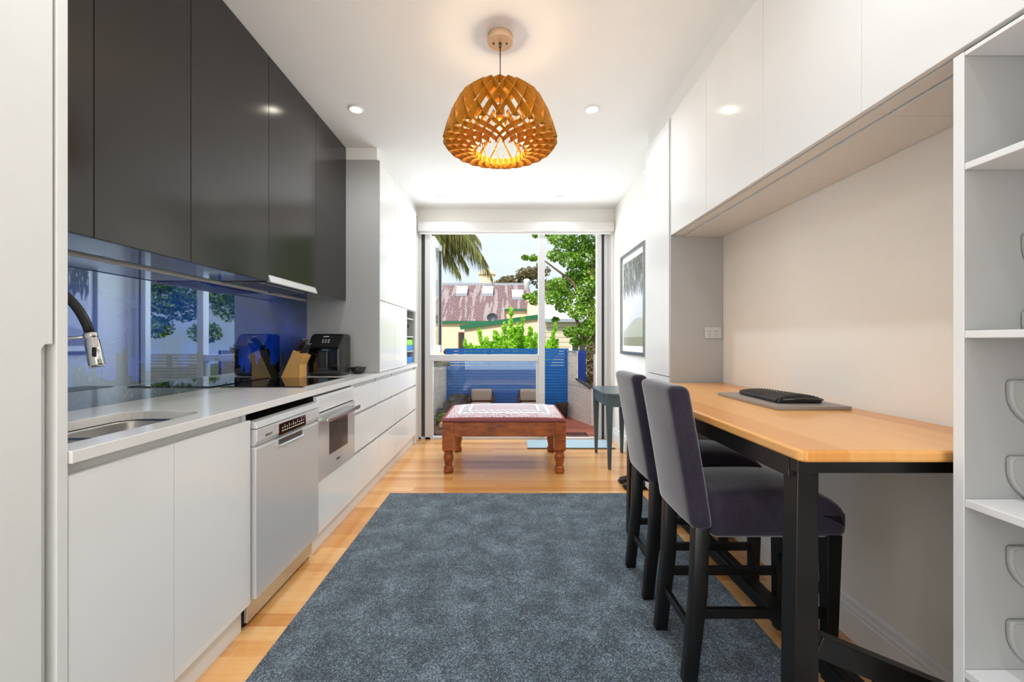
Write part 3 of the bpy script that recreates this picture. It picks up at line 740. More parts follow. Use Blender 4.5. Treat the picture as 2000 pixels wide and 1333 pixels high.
yr = [2.750, 2.264, 1.761, 1.274, 0.80, 0.30, -0.2]
rl = ['narrow-looking white overhead cabinet farthest along the bar niche', 'white overhead cabinet showing a downlight reflection, second from the far end',
      'white overhead cabinet above the near half of the bar table', 'large white overhead cabinet over the near end of the bar table',
      'white overhead cabinet cut off by the top right corner of the picture']
for i in range(5):
    b, a = yr[i], yr[i + 1]
    t = thing('overhead_cabinet', (1.23, (a + b) / 2, ZR), rl[i], 'cabinet', 'white overhead cabinets along the right wall')
    cb = MB().box(XR + 0.085, WR - 0.002, a + 0.0005, b - 0.0005, ZR - 0.009, ZR + 0.3).box(XR + 0.021, XR + 0.085, a + 0.0005, b - 0.0005, ZR + 0.03, ZR + 0.3)
    cb.box(XR + 0.021, WR - 0.002, a + 0.0005, b - 0.0005, ZR + 0.3, 2.65)
    cb.box(XR + 0.024, XR + 0.078, a + 0.0005, b - 0.0005, ZR - 0.003, ZR + 0.03)
    cb.build('carcass', M['white_satin'], t)
    B(XR, XR + 0.018, a + 0.001, b - 0.001, ZR, 2.65).build('door', M['white_gloss'], t, bevel=0.0015)

# near shelf unit
su = thing('shelf_unit', (1.23, 0.4, 0), 'tall white open shelving unit at the right edge', 'shelf unit')
B(XR + 0.002, WR - 0.004, 0.987, 1.010, 0.001, ZR - 0.012).build('end_panel', M['board_shade_grey'], su)
B(XR, XR + 0.0018, 0.987, 1.010, 0.001, ZR - 0.012).build('edge_strip', M['trim'], su)
B(WR - 0.014, WR - 0.002, -0.2, 0.987, 0.001, ZR - 0.012).build('back_panel', M['board_shade_grey'], su)
B(XR, WR - 0.014, -0.22, -0.2, 0.001, ZR - 0.012).build('end_panel', M['white_satin'], su)
for z0, z1 in ((1.862, 1.872), (1.597, 1.613), (1.207, 1.224), (0.815, 0.833), (0.418, 0.437), (0.05, 0.07)):
    B(XR + 0.001, WR - 0.014, -0.2, 0.9865, z0, z1).build('shelf', M['trim'], su, bevel=0.0015)
# curved pull-out rack fronts inside
dirs = [(1.45, 'curved white rack tray highest, above the second shelf'), (1.273, 'curved white rack tray just above the eye-level shelf'),
        (1.110, 'curved white rack tray directly below the eye-level shelf'), (0.935, 'curved white rack tray just above the third shelf'),
        (0.727, 'curved white rack tray below the third shelf'), (0.556, 'lowest curved white rack tray, near the floor shelf')]
for zt, lab in dirs:
    pr = []; x0_, w_, hh = 1.156 if zt < 1.2 else 1.192, 0.14, 0.115
    pr = [(x0_ + w_, zt), (x0_ + 0.006, zt), (x0_, zt - 0.006)]
    for i in range(13):
        a = i / 12 * math.pi / 2
        pr.append((x0_ + 0.10 * (1 - math.cos(a)), zt - 0.03 - (hh - 0.03) * math.sin(a)))
    pr.append((x0_ + w_, zt - hh))
    t = thing('rack_tray', (x0_ + 0.08, 0.95, zt - hh), lab, 'tray', 'curved trays fixed inside the shelf unit')
    MB().prism(pr, 'y', 0.974, 0.9865).build('tray_shell', M['board_shade_grey'], t, bevel=0.004)
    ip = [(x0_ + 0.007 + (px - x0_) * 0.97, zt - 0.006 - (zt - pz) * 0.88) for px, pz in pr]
    MB().prism(ip, 'y', 0.9728, 0.9742).build('tray_inset', M['board_shade_grey'], t)

# ------------------------------------------------------------------ bar table
ZTB = 0.931
bt = thing('bar_table', (1.06, 1.89, 0), 'long orange timber bar table on black legs in the niche', 'table')
out = [(0.734, 1.040), (1.395, 1.040), (1.395, 2.735), (0.72, 2.735), (0.72, 1.056)]
MB().prism(out, 'z', ZTB - 0.030, ZTB).build('tabletop', M['tabletop'], bt, bevel=0.007, seg=3)
fr = MB().box(0.735, 0.765, 1.11, 2.70, 0.845, ZTB - 0.031).box(1.345, 1.375, 1.11, 2.70, 0.845, ZTB - 0.031)
fr.box(0.735, 1.375, 1.075, 1.105, 0.865, ZTB - 0.031).box(0.765, 1.345, 2.66, 2.69, 0.845, ZTB - 0.031)
fr.build('apron', M['black_wood'], bt, bevel=0.002)
def tleg(x, y, sx):
    zl = 0.0135 if sx > 0 else 0.001
    MB().column([(x - 0.006 * sx, y, zl, 0.034, 0.028), (x - 0.004 * sx, y, 0.35, 0.032, 0.028), (x, y, 0.895, 0.028, 0.028)]).build('leg', M['black_wood'], bt, bevel=0.003)
tleg(0.781, 1.129, 1); tleg(1.335, 1.129, -1); tleg(0.781, 2.62, 1); tleg(1.335, 2.62, -1)
for yy in (1.150, 2.60):
    MB().beam((0.83, yy, 0.385), (1.32, yy, 0.185), 0.04, 0.06).build('end_brace', M['black_wood'], bt, bevel=0.003)
st = MB().box(1.02, 1.052, 1.175, 2.585, 0.115, 0.165).box(1.062, 1.10, 1.175, 2.585, 0.125, 0.155)
st.box(1.02, 1.10, 1.16, 1.19, 0.11, 0.30).box(1.02, 1.10, 2.56, 2.59, 0.11, 0.30)
st.build('stretcher', M['black_wood'], bt, bevel=0.003)

# slate board and quilted pouch on the table
tag(B(1.047, 1.340, 1.65, 2.11, ZTB + 0.001, ZTB + 0.014).build('serving_board', M['slab'], bevel=0.001), 'flat grey rectangular board lying on the orange bar table', 'board')
pu = thing('pouch', (1.2, 1.88, ZTB + 0.0145), 'black pleated pouch lying on the grey board', 'pouch')
def pf(x, y, z):
    u = (y - 1.73) / 0.31; v_ = (x - 1.20) / 0.095
    top = 0.018 + 0.020 * (1 - v_ * v_) * (0.9 - 0.45 * u)
    zz = (z - (ZTB + 0.0145)) / 0.04
    x2 = 1.195 + (x - 1.20) * (1 - 0.12 * u)
    rp = 0.0022 * math.sin(x * 420) * (1 if y < 1.86 else 0.5) + (0.0018 * math.sin(y * 300) if y > 1.85 else 0)
    return (x2, y, ZTB + 0.0145 + max(0, zz * top + (rp if zz > 0.5 else 0)))
MB().rbox(1.105, 1.295, 1.73, 2.04, ZTB + 0.0145, ZTB + 0.0545, 0.012, 70, 3, pf).build('pouch_body', M['leather'], pu)
MB().tube([(1.12, 1.725, ZTB + 0.03), (1.2, 1.722, ZTB + 0.036), (1.285, 1.725, ZTB + 0.03)], 0.0035, 6).build('zip', M['steel_dark'], pu)

# ------------------------------------------------------------------ bar stools (seat faces +x)
def make_stool(label):
    t = thing('bar_stool', (0.88, 1.615, 0.012), label, 'stool', 'upholstered bar stools at the bar table')
    y0, y1 = 1.455, 1.785
    def lean(x, y, z):
        s = (z - 0.54) / 0.5
        b = 0.012 * math.cos((y - 1.62) / 0.165 * math.pi / 2)
        return (x - 0.072 * s - 0.012 * s * s - b * (0.5 if z < 0.9 else 0.2), y, z)
    MB().rbox(0.640, 0.715, y0, y1, 0.545, 1.045, 0.026, 10, 4, lean).build('backrest', M['stool_fabric'], t)
    def dome(x, y, z):
        u = (x - 0.93) / 0.25; v_ = (y - 1.62) / 0.165
        if z > 0.6:
            z += 0.028 * max(0, 1 - u * u) * max(0, 1 - v_ * v_) - 0.055 * max(0, (x - 1.03) / 0.145) ** 2
        return (x, y, z)
    MB().rbox(0.700, 1.178, y0 + 0.002, y1 - 0.002, 0.515, 0.672, 0.035, 14, 4, dome).build('seat', M['stool_fabric'], t)
    for yy in (y0 + 0.028, y1 - 0.028):
        MB().column([(0.634, yy, 0.013, 0.024, 0.018), (0.648, yy, 0.15, 0.025, 0.019), (0.666, yy, 0.32, 0.026, 0.021), (0.674, yy, 0.56, 0.026, 0.022)], True).build('leg', M['black_wood'], t, bevel=0.003)
        MB().column([(1.122, yy, 0.013, 0.017, 0.017), (1.128, yy, 0.53, 0.026, 0.024)]).build('leg', M['black_wood'], t, bevel=0.003)
        B(0.66, 1.115, yy - 0.010, yy + 0.010, 0.235, 0.268).build('side_rail', M['black_wood'], t, bevel=0.002)
    B(0.640, 0.658, y0 + 0.03, y1 - 0.03, 0.172, 0.200).build('rear_rail', M['black_wood'], t, bevel=0.002)
    B(1.112, 1.130, y0 + 0.03, y1 - 0.03, 0.300, 0.330).build('front_rail', M['black_wood'], t, bevel=0.002)
    return t
s1 = make_stool('nearest dark purple-grey bar stool, partly behind the black table leg')
s2 = copy_tree(s1); s2.location = (0.895, 2.095, 0.012); s2['label'] = 'dark purple-grey bar stool farther from the camera, second at the bar table'

# ------------------------------------------------------------------ rug
rg = MB().rbox(-0.915, 1.055, -0.9, 3.32, 0.0005, 0.013, 0.006, 2)
tag(rg.build('area_rug', M['rug'], origin=(0, 0, 0)), 'large blue-grey pile rug covering the middle of the timber floor', 'rug')

# ------------------------------------------------------------------ ottoman
ot = thing('ottoman', (-0.026, 4.24, 0), 'low carved pine ottoman with faded patterned cushion before the window', 'ottoman')
ox0, ox1, oy0, oy1 = -0.582, 0.530, 3.825, 4.665
ap = MB().box(ox0 + 0.08, ox1 - 0.08, oy0 + 0.006, oy0 + 0.034, 0.335, 0.464).box(ox0 + 0.08, ox1 - 0.08, oy1 - 0.034, oy1 - 0.006, 0.335, 0.464)
ap.box(ox0 + 0.006, ox0 + 0.034, oy0 + 0.08, oy1 - 0.08, 0.335, 0.464).box(ox1 - 0.034, ox1 - 0.006, oy0 + 0.08, oy1 - 0.08, 0.335, 0.464)
ap.build('apron', M['antique'], ot, bevel=0.004)
for lx in (ox0 + 0.05, ox1 - 0.05):
    for ly in (oy0 + 0.05, oy1 - 0.05):
        m = MB().column([(lx, ly, 0.208, 0.046, 0.046), (lx, ly, 0.216, 0.051, 0.051), (lx, ly, 0.466, 0.051, 0.051)])
        m.lathe(lx, ly, [(0.030, 0.001), (0.040, 0.004), (0.046, 0.018), (0.046, 0.030), (0.038, 0.036), (0.045, 0.046), (0.040, 0.056), (0.033, 0.064), (0.036, 0.09),
                         (0.044, 0.125), (0.047, 0.15), (0.041, 0.172), (0.036, 0.180), (0.043, 0.188), (0.044, 0.198), (0.037, 0.205), (0.037, 0.215)], 24)
        m.build('leg', M['antique'], ot, bevel=0.002)
def od(x, y, z):
    u = (x + 0.026) / 0.56; v_ = (y - 4.245) / 0.42
    if z > 0.485: z += 0.045 * max(0, 1 - u ** 4) * max(0, 1 - v_ ** 4)
    return (x, y, z)
MB().rbox(ox0 - 0.012, ox1 + 0.004, oy0 + 0.003, oy1 - 0.003, 0.4665, 0.500, 0.016, 18, 3, od).build('cushion', kilim(0.565, 0.425), ot)

# ------------------------------------------------------------------ console table
co = thing('console_table', (1.09, 4.27, 0), 'small dark teal console table against the right wall near the door', 'table')
top = [(1.285, 3.92), (1.285, 4.62), (1.0, 4.62), (0.93, 4.585), (0.905, 4.50), (0.905, 4.05), (0.93, 3.94), (0.97, 3.915)]
MB().prism(top, 'z', 0.690, 0.712).build('tabletop', M['teal'], co, bevel=0.004)
apn = [(1.275, 3.945), (1.275, 4.60), (1.01, 4.60), (0.95, 4.57), (0.93, 4.50), (0.93, 4.07), (0.95, 3.965), (0.985, 3.945)]
MB().prism(apn, 'z', 0.585, 0.690).build('apron', M['teal'], co, bevel=0.003)
for lx, ly in ((0.958, 3.972), (0.958, 4.565), (1.235, 4.572), (1.235, 3.972)):
    MB().column([(lx, ly, 0.001, 0.014, 0.014), (lx, ly, 0.58, 0.028, 0.028), (lx, ly, 0.692, 0.030, 0.030)]).build('leg', M['teal'], co, bevel=0.002)
# mat
mt = thing('door_mat', (0.72, 4.93, 0), 'pale blue flat door mat at the garden doorway', 'mat')
B(0.235, 1.20, 4.735, 5.13, 0.001, 0.009).build('mat_field', M['mat'], mt, bevel=0.002)
B(0.228, 1.207, 4.722, 4.735, 0.001, 0.011).build('mat_border', M['mat_edge'], mt)

# shoes on the floor by the wall
def shoe(x, y, rz, label):
    t = thing('shoe', (x, y, 0.001), label, 'shoe', 'black shoes on the floor past the stools')
    def sf(a, b, c):
        u = a / 0.13
        w_ = 1 - 0.35 * max(0, u - 0.4) ** 2 - 0.2 * max(0, -u) ** 2
        hgt = 0.055 if u < 0 else 0.055 - 0.028 * u
        zz = c / 0.055 * hgt
        X = a * math.cos(rz) - b * w_ * math.sin(rz); Y = a * math.sin(rz) + b * w_ * math.cos(rz)
        return (x + X, y + Y, 0.012 + zz)
    MB().rbox(-0.13, 0.13, -0.042, 0.042, 0.0, 0.055, 0.022, 8, 4, sf).build('upper', M['leather'], t)
    def so_(a, b, c):
        X = a * math.cos(rz) - b * math.sin(rz); Y = a * math.sin(rz) + b * math.cos(rz); return (x + X, y + Y, 0.002 + c)
    MB().rbox(-0.135, 0.138, -0.044, 0.044, 0.0, 0.012, 0.005, 4, 3, so_).build('sole', M['black_plastic'], t)
shoe(1.085, 3.60, math.pi, 'black leather shoe with its toe showing left of the stool leg')
shoe(1.085, 3.46, math.pi, 'black leather shoe nearer the white cabinet, glimpsed between stool legs')

# picture on the right wall
pc = thing('framed_picture', (WR2, 3.83, 1.0), 'tall silver-framed grey palm print on the right wall', 'picture')
def ypx(x): return (WR2 - 0.03) * F / (x - 990)
PA, PB = 3.90, 4.72     # extent along the wall
PA, PB = ypx(1258), ypx(1211)
PZ0 = H - (692 - 667) * PB / F; PZ1 = H + (667 - 504) * PB / F
f4 = 0.035
fm = MB().box(WR2 - 0.032, WR2 - 0.001, PA, PA + f4, PZ0, PZ1).box(WR2 - 0.032, WR2 - 0.001, PB - f4, PB, PZ0, PZ1)
fm.box(WR2 - 0.032, WR2 - 0.001, PA + f4, PB - f4, PZ0, PZ0 + f4).box(WR2 - 0.032, WR2 - 0.001, PA + f4, PB - f4, PZ1 - f4, PZ1)
fm.build('picture_frame', M['silver_frame'], pc, bevel=0.004)
B(WR2 - 0.012, WR2 - 0.002, PA + f4, PB - f4, PZ0 + f4, PZ1 - f4).build('mount', M['paper'], pc)
pt_ = B(WR2 - 0.016, WR2 - 0.012, PA + f4 + 0.05, PB - f4 - 0.05, PZ0 + f4 + 0.06, PZ1 - f4 - 0.06)
po = pt_.build('print', M['print'], pc); 

# ------------------------------------------------------------------ ceiling lights
def downlight(x, y, tilt, label):
    t = thing('downlight', (x, y, CE - 0.012), label, 'downlight', 'recessed downlights in the white ceiling')
    MB().lathe(x, y, [(0.052, CE - 0.0005), (0.050, CE - 0.006), (0.041, CE - 0.008), (0.039, CE - 0.0005)], 32, False).build('trim_ring', M['trim'], t)
    MB().lathe(x, y, [(0.0385, CE - 0.0008), (0.032, CE - 0.005), (0.010, CE - 0.007)], 24).build('lamp_face', M['downlight_glow'], t)
    dl = light('downlight_lamp', 'SPOT', (x, y, CE - 0.03), (20 if y < 0 else 15) if y < 0 or y > 4 else 24, (0.88, 0.945, 1.0), (0, 0, 0), spot_size=math.radians(165), spot_blend=1.0, shadow_soft_size=0.022)
    dl.visible_glossy = False
downlight(-1.04, 2.93, 1, 'ceiling downlight left of the pendant, near the charcoal cabinets')
downlight(0.586, 2.93, 0, 'ceiling downlight right of the wooden pendant lamp')
downlight(-0.73, 4.73, 0, 'small far ceiling downlight near the window, left one')
downlight(0.587, 4.73, 0, 'small far ceiling downlight near the window, right one')

downlight(-0.62, 0.9, 0, 'added unseen ceiling downlight above the sink end, overhead of the picture')  # this and the next three are unseen lamps added to brighten the room
downlight(0.587, 0.9, 0, 'added unseen ceiling downlight above the near end of the bar table')
downlight(-0.62, -1.1, 0, 'added unseen ceiling downlight behind the viewpoint on the pantry side')
downlight(0.587, -1.1, 0, 'added unseen ceiling downlight behind the viewpoint on the shelf side')

# pendant lamp
PX, PY = -0.035, 2.23
pl = thing('pendant_lamp', (PX, PY, 2.18), 'honey plywood lattice pendant lamp hanging from the ceiling', 'lamp')
cn = MB().lathe(PX, PY, [(0.066, CE - 0.001), (0.066, CE - 0.034), (0.064, CE - 0.036)], 40).build('canopy', M['lampcap'], pl)
MB().lathe(PX - 0.034, PY, [(0.005, CE - 0.035), (0.005, CE - 0.042)], 10).lathe(PX + 0.034, PY, [(0.005, CE - 0.035), (0.005, CE - 0.042)], 10).lathe(PX, PY, [(0.008, CE - 0.035), (0.006, CE - 0.06)], 10).build('canopy_screws', M['steel_dark'], cn)
MB().tube([(PX, PY, CE - 0.05), (PX, PY, 2.42)], 0.0028, 8).build('cord', M['steel_dark'], pl)
MB().lathe(PX, PY, [(0.012, 2.44), (0.022, 2.42), (0.022, 2.365), (0.016, 2.355)], 16).build('socket', M['lampwood'], pl)
# profile of the shade, t 0..1
PR = [(0.160, 2.502), (0.216, 2.455), (0.256, 2.38), (0.284, 2.30), (0.300, 2.242), (0.275, 2.212), (0.21, 2.196), (0.128, 2.182)]
TW = [0.0, 0.13, 0.30, 0.46, 0.56, 0.68, 0.92, 1.22]
def pro(t):
    k_ = t * (len(PR) - 1); i = min(int(k_), len(PR) - 2); f = k_ - i
    return tuple(PR[i][j] + (PR[i + 1][j] - PR[i][j]) * f for j in (0, 1)) + (TW[i] + (TW[i + 1] - TW[i]) * f,)
NS = 24; ST = 28
def strip(sign, off):
    m = MB()
    for k_ in range(NS):
        loops = []
        for j in range(ST + 1):
            t_ = j / ST; r, z, tw = pro(t_)
            r1, z1, _ = pro(min(1, t_ + 0.03)); r0, z0, _ = pro(max(0, t_ - 0.03))
            dr, dz = r1 - r0, z1 - z0; L = math.hypot(dr, dz) or 1
            nr, nz = -dz / L, dr / L               # outward normal of the profile
            if nr < 0 and t_ < 0.5: nr, nz = -nr, -nz
            dep = 0.033 if t_ < 0.5 else 0.033
            a = 2 * math.pi * (k_ + off) / NS + sign * tw
            q = []
            # cross-section is a thin plate standing on the surface, leaning with the twist
            tx, ty = -math.sin(a), math.cos(a)
            for rr, th in ((0, -0.0015), (0, 0.0015), (-dep, 0.0015), (-dep, -0.0015)):
                lean_ = sign * (-rr) * 0.2
                R_ = r + nr * rr; Z_ = z + nz * rr
                q.append((PX + R_ * math.cos(a) + tx * (th - lean_), PY + R_ * math.sin(a) + ty * (th - lean_), Z_))
            loops.append(q)
        m.loft(loops, smooth=False)
    return m
sh = strip(1, 0); s2_ = strip(-1, 0)
sh.add(s2_.v, s2_.f)
sh.lathe(PX, PY, [(0.075, 2.498), (0.075, 2.492), (0.010, 2.492), (0.010, 2.498)], 48, False)  # top plate added to block the bulb's light towards the ceiling
shade = sh.build('lattice_shade', M['lampwood'], pl, fixn=True)
MB().lathe(PX, PY, [(0.012, 2.356), (0.018, 2.345), (0.030, 2.318), (0.028, 2.295), (0.012, 2.282)], 20).build('bulb', M['bulb_glow'], pl)
light('pendant_lamp_light', 'POINT', (PX, PY, 2.262), 9, (1.0, 0.86, 0.66), shadow_soft_size=0.035)

# ------------------------------------------------------------------ outside
struct(B(-14, 14, YB + 0.16, 60, -0.6, -0.13).build('ground', M['lawn'], origin=(0, 0, -0.13)))
tag(B(-0.95, 1.6, YB + 0.142, 7.4, -0.12, -0.02).build('timber_deck', M['deck'], origin=(0, 0, 0)), 'red-brown timber deck outside the open door', 'deck', kind='structure')
gm = MB().box(0.775, 1.05, 5.31, 5.325, -0.0195, -0.010).box(0.775, 1.05, 5.60, 5.615, -0.0195, -0.010)
for i in range(9): gm.box(0.78 + i * 0.031, 0.792 + i * 0.031, 5.325, 5.60, -0.0195, -0.010)
tag(gm.build('floor_grate', M['black_plastic']), 'black slotted grate on the deck outside the door', 'grate')

def slat_fence(name, p0, p1, z0, z1, pitch, sh_, mat, label, cat, thick=0.02, post_mat=None, posts=(0, 1), z1b=None, group=None, backing=None):
    t = thing(name, ((p0[0] + p1[0]) / 2, (p0[1] + p1[1]) / 2, z0), label, cat, group)
    dx, dy = p1[0] - p0[0], p1[1] - p0[1]; L = math.hypot(dx, dy); nx, ny = -dy / L * thick / 2, dx / L * thick / 2
    m = MB(); z = z0
    zb = z1 if z1b is None else z1b
    while z < max(z1, zb) - 0.001:
        f1 = 1.0
        if z1b is not None and z > min(z1, zb): f1 = (z1 - z) / (z1 - zb) if z1 > zb else 1
        if f1 > 0.03:
            q0 = p0; q1 = (p0[0] + dx * f1, p0[1] + dy * f1)
            m.add([(q0[0] - nx, q0[1] - ny, z), (q1[0] - nx, q1[1] - ny, z), (q1[0] + nx, q1[1] + ny, z), (q0[0] + nx, q0[1] + ny, z),
                   (q0[0] - nx, q0[1] - ny, z + sh_), (q1[0] - nx, q1[1] - ny, z + sh_), (q1[0] + nx, q1[1] + ny, z + sh_), (q0[0] + nx, q0[1] + ny, z + sh_)],
                  [(0, 3, 2, 1), (4, 5, 6, 7), (0, 1, 5, 4), (1, 2, 6, 5), (2, 3, 7, 6), (3, 0, 4, 7)])
        z += pitch
    m.build('slat_panel', mat, t)
    for f in posts:
        cx, cy = p0[0] + dx * f + nx * 3, p0[1] + dy * f + ny * 3
        zt = z1 + ((zb - z1) * f if z1b is not None else 0)
        B(cx - 0.025, cx + 0.025, cy - 0.02, cy + 0.02, z0, zt).build('post', post_mat or mat, t)
    return t
# blue fence straight across the courtyard
bf = slat_fence('slat_fence', (-1.0, 6.9), (1.0, 6.9), -0.02, 1.04, 0.046, 0.041, M['blue_paint'], 'bright blue horizontal slat fence across the courtyard', 'fence', posts=(0.02, 0.36, 0.7, 0.98))
B(-1.0, 1.0, 6.945, 6.955, -0.02, 0.80).build('backing_board', M['blue_deep'], bf)
# pale side screens
slat_fence('slat_screen', (-1.10, 5.35), (-0.985, 6.86), -0.02, 0.87, 0.042, 0.030, M['pale_slat'], 'pale timber slat screen along the left side of the courtyard', 'screen', posts=(0.12, 0.4, 0.68, 0.99), post_mat=M['pale_slat'])
rs = slat_fence('slat_screen', (0.99, 6.86), (1.225, 6.14), -0.02, 0.50, 0.030, 0.024, M['pale_slat'], 'pale angled slat screen right of the blue fence, sloping cap', 'screen', posts=(0.01, 0.99), post_mat=M['pale_slat'])
# upper part of the screen near the fence
m = MB(); z = 0.50
while z < 1.02:
    q1 = 0.42 if z > 0.60 else 0.42 + (0.60 - z) / 0.10 * 0.58
    a_ = (0.99, 6.86); b_ = (0.99 + 0.235 * q1, 6.86 - 0.72 * q1)
    m.beam((a_[0], a_[1], z + 0.012), (b_[0], b_[1], z + 0.012), 0.02, 0.024); z += 0.030
m.build('upper_slats', M['pale_slat'], rs)
MB().beam((1.085, 6.56, 0.615), (1.225, 6.14, 0.515), 0.06, 0.018).build('sloping_cap', M['planter'], rs)
MB().beam((0.99, 6.86, 1.035), (1.088, 6.56, 1.035), 0.05, 0.02).build('top_cap', M['lead'], rs)
tag(B(1.125, 1.25, 6.72, 6.75, -0.02, 1.05).build('blue_panel', M['blue_deep']), 'narrow deep blue panel behind the pale angled screen', 'panel')
slat_fence('slat_screen', (1.325, 6.45), (2.9, 6.30), -0.02, 0.99, 0.045, 0.034, M['pale_slat'], 'tall pale slat screen running off behind the right door frame', 'screen', posts=(0.012, 0.3, 0.6, 0.95), post_mat=M['pale_slat'])

# stepped planters with a plant and rocks on the left
for i, (x0, x1, yy, y2, zt, lab) in enumerate(((-0.90, -0.62, 6.55, 6.8, 0.35, 'dark grey stepped planter box farthest back by the screen'),
                                              (-0.93, -0.60, 6.15, 6.5, 0.29, 'dark grey stepped planter box in the middle of the row'),
                                              (-0.97, -0.50, 5.80, 6.1, 0.24, 'dark grey stepped planter box nearest the window'))):
    t = thing('planter_box', ((x0 + x1) / 2, (yy + y2) / 2, -0.02), lab, 'planter', 'dark planter boxes beside the courtyard screen')
    m = MB().box(x0, x1, yy, yy + 0.03, -0.0195, zt).box(x0, x1, y2 - 0.03, y2, -0.0195, zt).box(x0, x0 + 0.03, yy + 0.03, y2 - 0.03, -0.0195, zt).box(x1 - 0.03, x1, yy + 0.03, y2 - 0.03, -0.0195, zt)
    m.build('planter_wall', M['planter'], t, bevel=0.003)
    B(x0 + 0.03, x1 - 0.03, yy + 0.03, y2 - 0.03, -0.019, zt - 0.03).build('soil', M['soil'], t)
tag(MB().rbox(-0.98, -0.3, 5.33, 5.75, -0.0195, 0.07, 0.03, 10, 3, lambda x, y, z: (x, y, z + (0.02 * math.sin(x * 31) * math.cos(y * 27) if z > 0.03 else 0))).build('garden_bed', M['soil']), 'bed of brown bark mulch just outside the lower window pane', 'garden bed', kind='stuff')
random.seed(5)
for i, (rx, ry, s_) in enumerate(((-0.80, 5.45, 0.06), (-0.70, 5.62, 0.045), (-0.60, 5.5, 0.04))):
    def rf(x, y, z, rx=rx, ry=ry, s_=s_): 
        n_ = 1 + 0.15 * math.sin(x * 90 + i) * math.cos(y * 70); return (rx + (x - rx) * n_, ry + (y - ry) * n_, z)
    tag(MB().rbox(rx - s_, rx + s_, ry - s_ * .8, ry + s_ * .8, 0.085, 0.085 + s_ * 1.3, s_ * 0.6, 4, 4, rf).build('garden_rock', M['rock']),
        ['pale rock on the mulch, largest of the three outside the window', 'pale rock on the mulch, farthest back of the three', 'smallest pale rock on the mulch near the ottoman'][i], 'rock', 'rocks on the mulch bed')

def leaves(m, cx, cy, cz, rx, ry, rz, n, size, seed, droop=0.0, surf=0.6):
    r_ = random.Random(seed)
    for _ in range(n):
        while True:
            a = [r_.uniform(-1, 1) for _ in range(3)]; d = math.sqrt(sum(v * v for v in a))
            if d <= 1 and (d > surf or r_.random() < 0.45): break
        p = Vector((cx + a[0] * rx, cy + a[1] * ry, cz + a[2] * rz))
        s_ = size * r_.uniform(0.6, 1.3)
        u = Vector((r_.gauss(0, 1), r_.gauss(0, 1), r_.gauss(0, 0.7))).normalized(); w_ = u.cross(Vector((r_.gauss(0, 1), r_.gauss(0, 1), r_.gauss(0, 1)))).normalized()
        L = u * s_; W = w_ * s_ * 0.36
        m.add([tuple(p - L * 0.5), tuple(p + W - L * 0.05), tuple(p + L * 0.5), tuple(p - W - L * 0.05)], [(0, 1, 2, 3)])
def pxp(x, y, d_): return ((x - 990) * d_ / F, d_, H - (y - 667) * d_ / F)

# low plant on the near planter
t = thing('leafy_plant', (-0.83, 5.78, 0.07), 'low green leafy plant growing by the dark planters', 'plant')
m = MB(); leaves(m, -0.80, 5.72, 0.16, 0.14, 0.05, 0.07, 160, 0.05, 1); m.build('foliage', M['leaf'], t)
# creeping plant above the left screen
t = thing('dry_creeper', (-1.0, 5.8, 0.80), 'dry brown creeper over the top of the left slat screen', 'plant')
m = MB(); 
for i in range(9): leaves(m, -1.07 + i * 0.014, 5.42 + i * 0.16, 0.90 - 0.006 * i, 0.05, 0.10, 0.045, 90, 0.04, 40 + i)
m.build('foliage', M['leaf_olive'], t)
# red-leaved plant
t = thing('red_plant', (-0.98, 7.0, 0.6), 'small red-leaved plant poking above the blue fence', 'plant')
m = MB(); leaves(m, -0.965, 7.02, 1.015, 0.085, 0.05, 0.045, 170, 0.045, 2); m.build('foliage', M['leaf_red'], t)
MB().tube([(-0.965, 7.02, -0.12), (-0.965, 7.02, 1.0)], 0.01, 6).build('stem', M['bark'], t)

# bright shrub behind the blue fence, made of upright shoots
t = thing('shrub', (0.0, 8.0, -0.13), 'bright green shrub with upright shoots behind the blue fence', 'shrub')
m = MB(); stem = MB()
shoots = [(998, 612, 0.055), (1012, 640, 0.05), (985, 640, 0.08), (968, 655, 0.09), (1022, 628, 0.04), (1035, 648, 0.06), (950, 668, 0.08), (938, 655, 0.035), (935, 650, 0.03),
          (1048, 660, 0.07), (1005, 660, 0.10), (920, 678, 0.05), (908, 672, 0.03), (1028, 668, 0.09), (975, 672, 0.10), (1000, 678, 0.1), (1080, 668, 0.05), (1085, 640, 0.03), (1072, 675, 0.06), (1090, 672, 0.04)]
for i, (sx, sy_, rr) in enumerate(shoots):
    x, y, z = pxp(sx, sy_, 8.0); y += (i % 5 - 2) * 0.09
    xb = x * 0.75; zb_ = 0.6
    for j in range(7):
        f = j / 6; leaves(m, xb + (x - xb) * f, y, zb_ + (z - zb_) * f, rr * (1.5 - f * 0.8), rr, 0.10, 70, 0.06, 100 + i * 10 + j)
    stem.tube([(x * 0.4, 8.0, -0.1), (xb, y, 0.5), (x, y, z)], 0.006, 5)
for i, (sx, sy_, rr) in enumerate(((960, 680, .13), (990, 672, .15), (1015, 668, .14), (1040, 675, .13), (930, 686, .1), (1005, 650, .1), (1075, 684, .12))):
    x, y, z = pxp(sx, sy_, 8.1); leaves(m, x, y, z, rr * 1.5, rr, rr, 330, 0.065, 900 + i)
m.build('foliage', M['leaf_bright'], t); stem.build('stems', M['bark'], t)

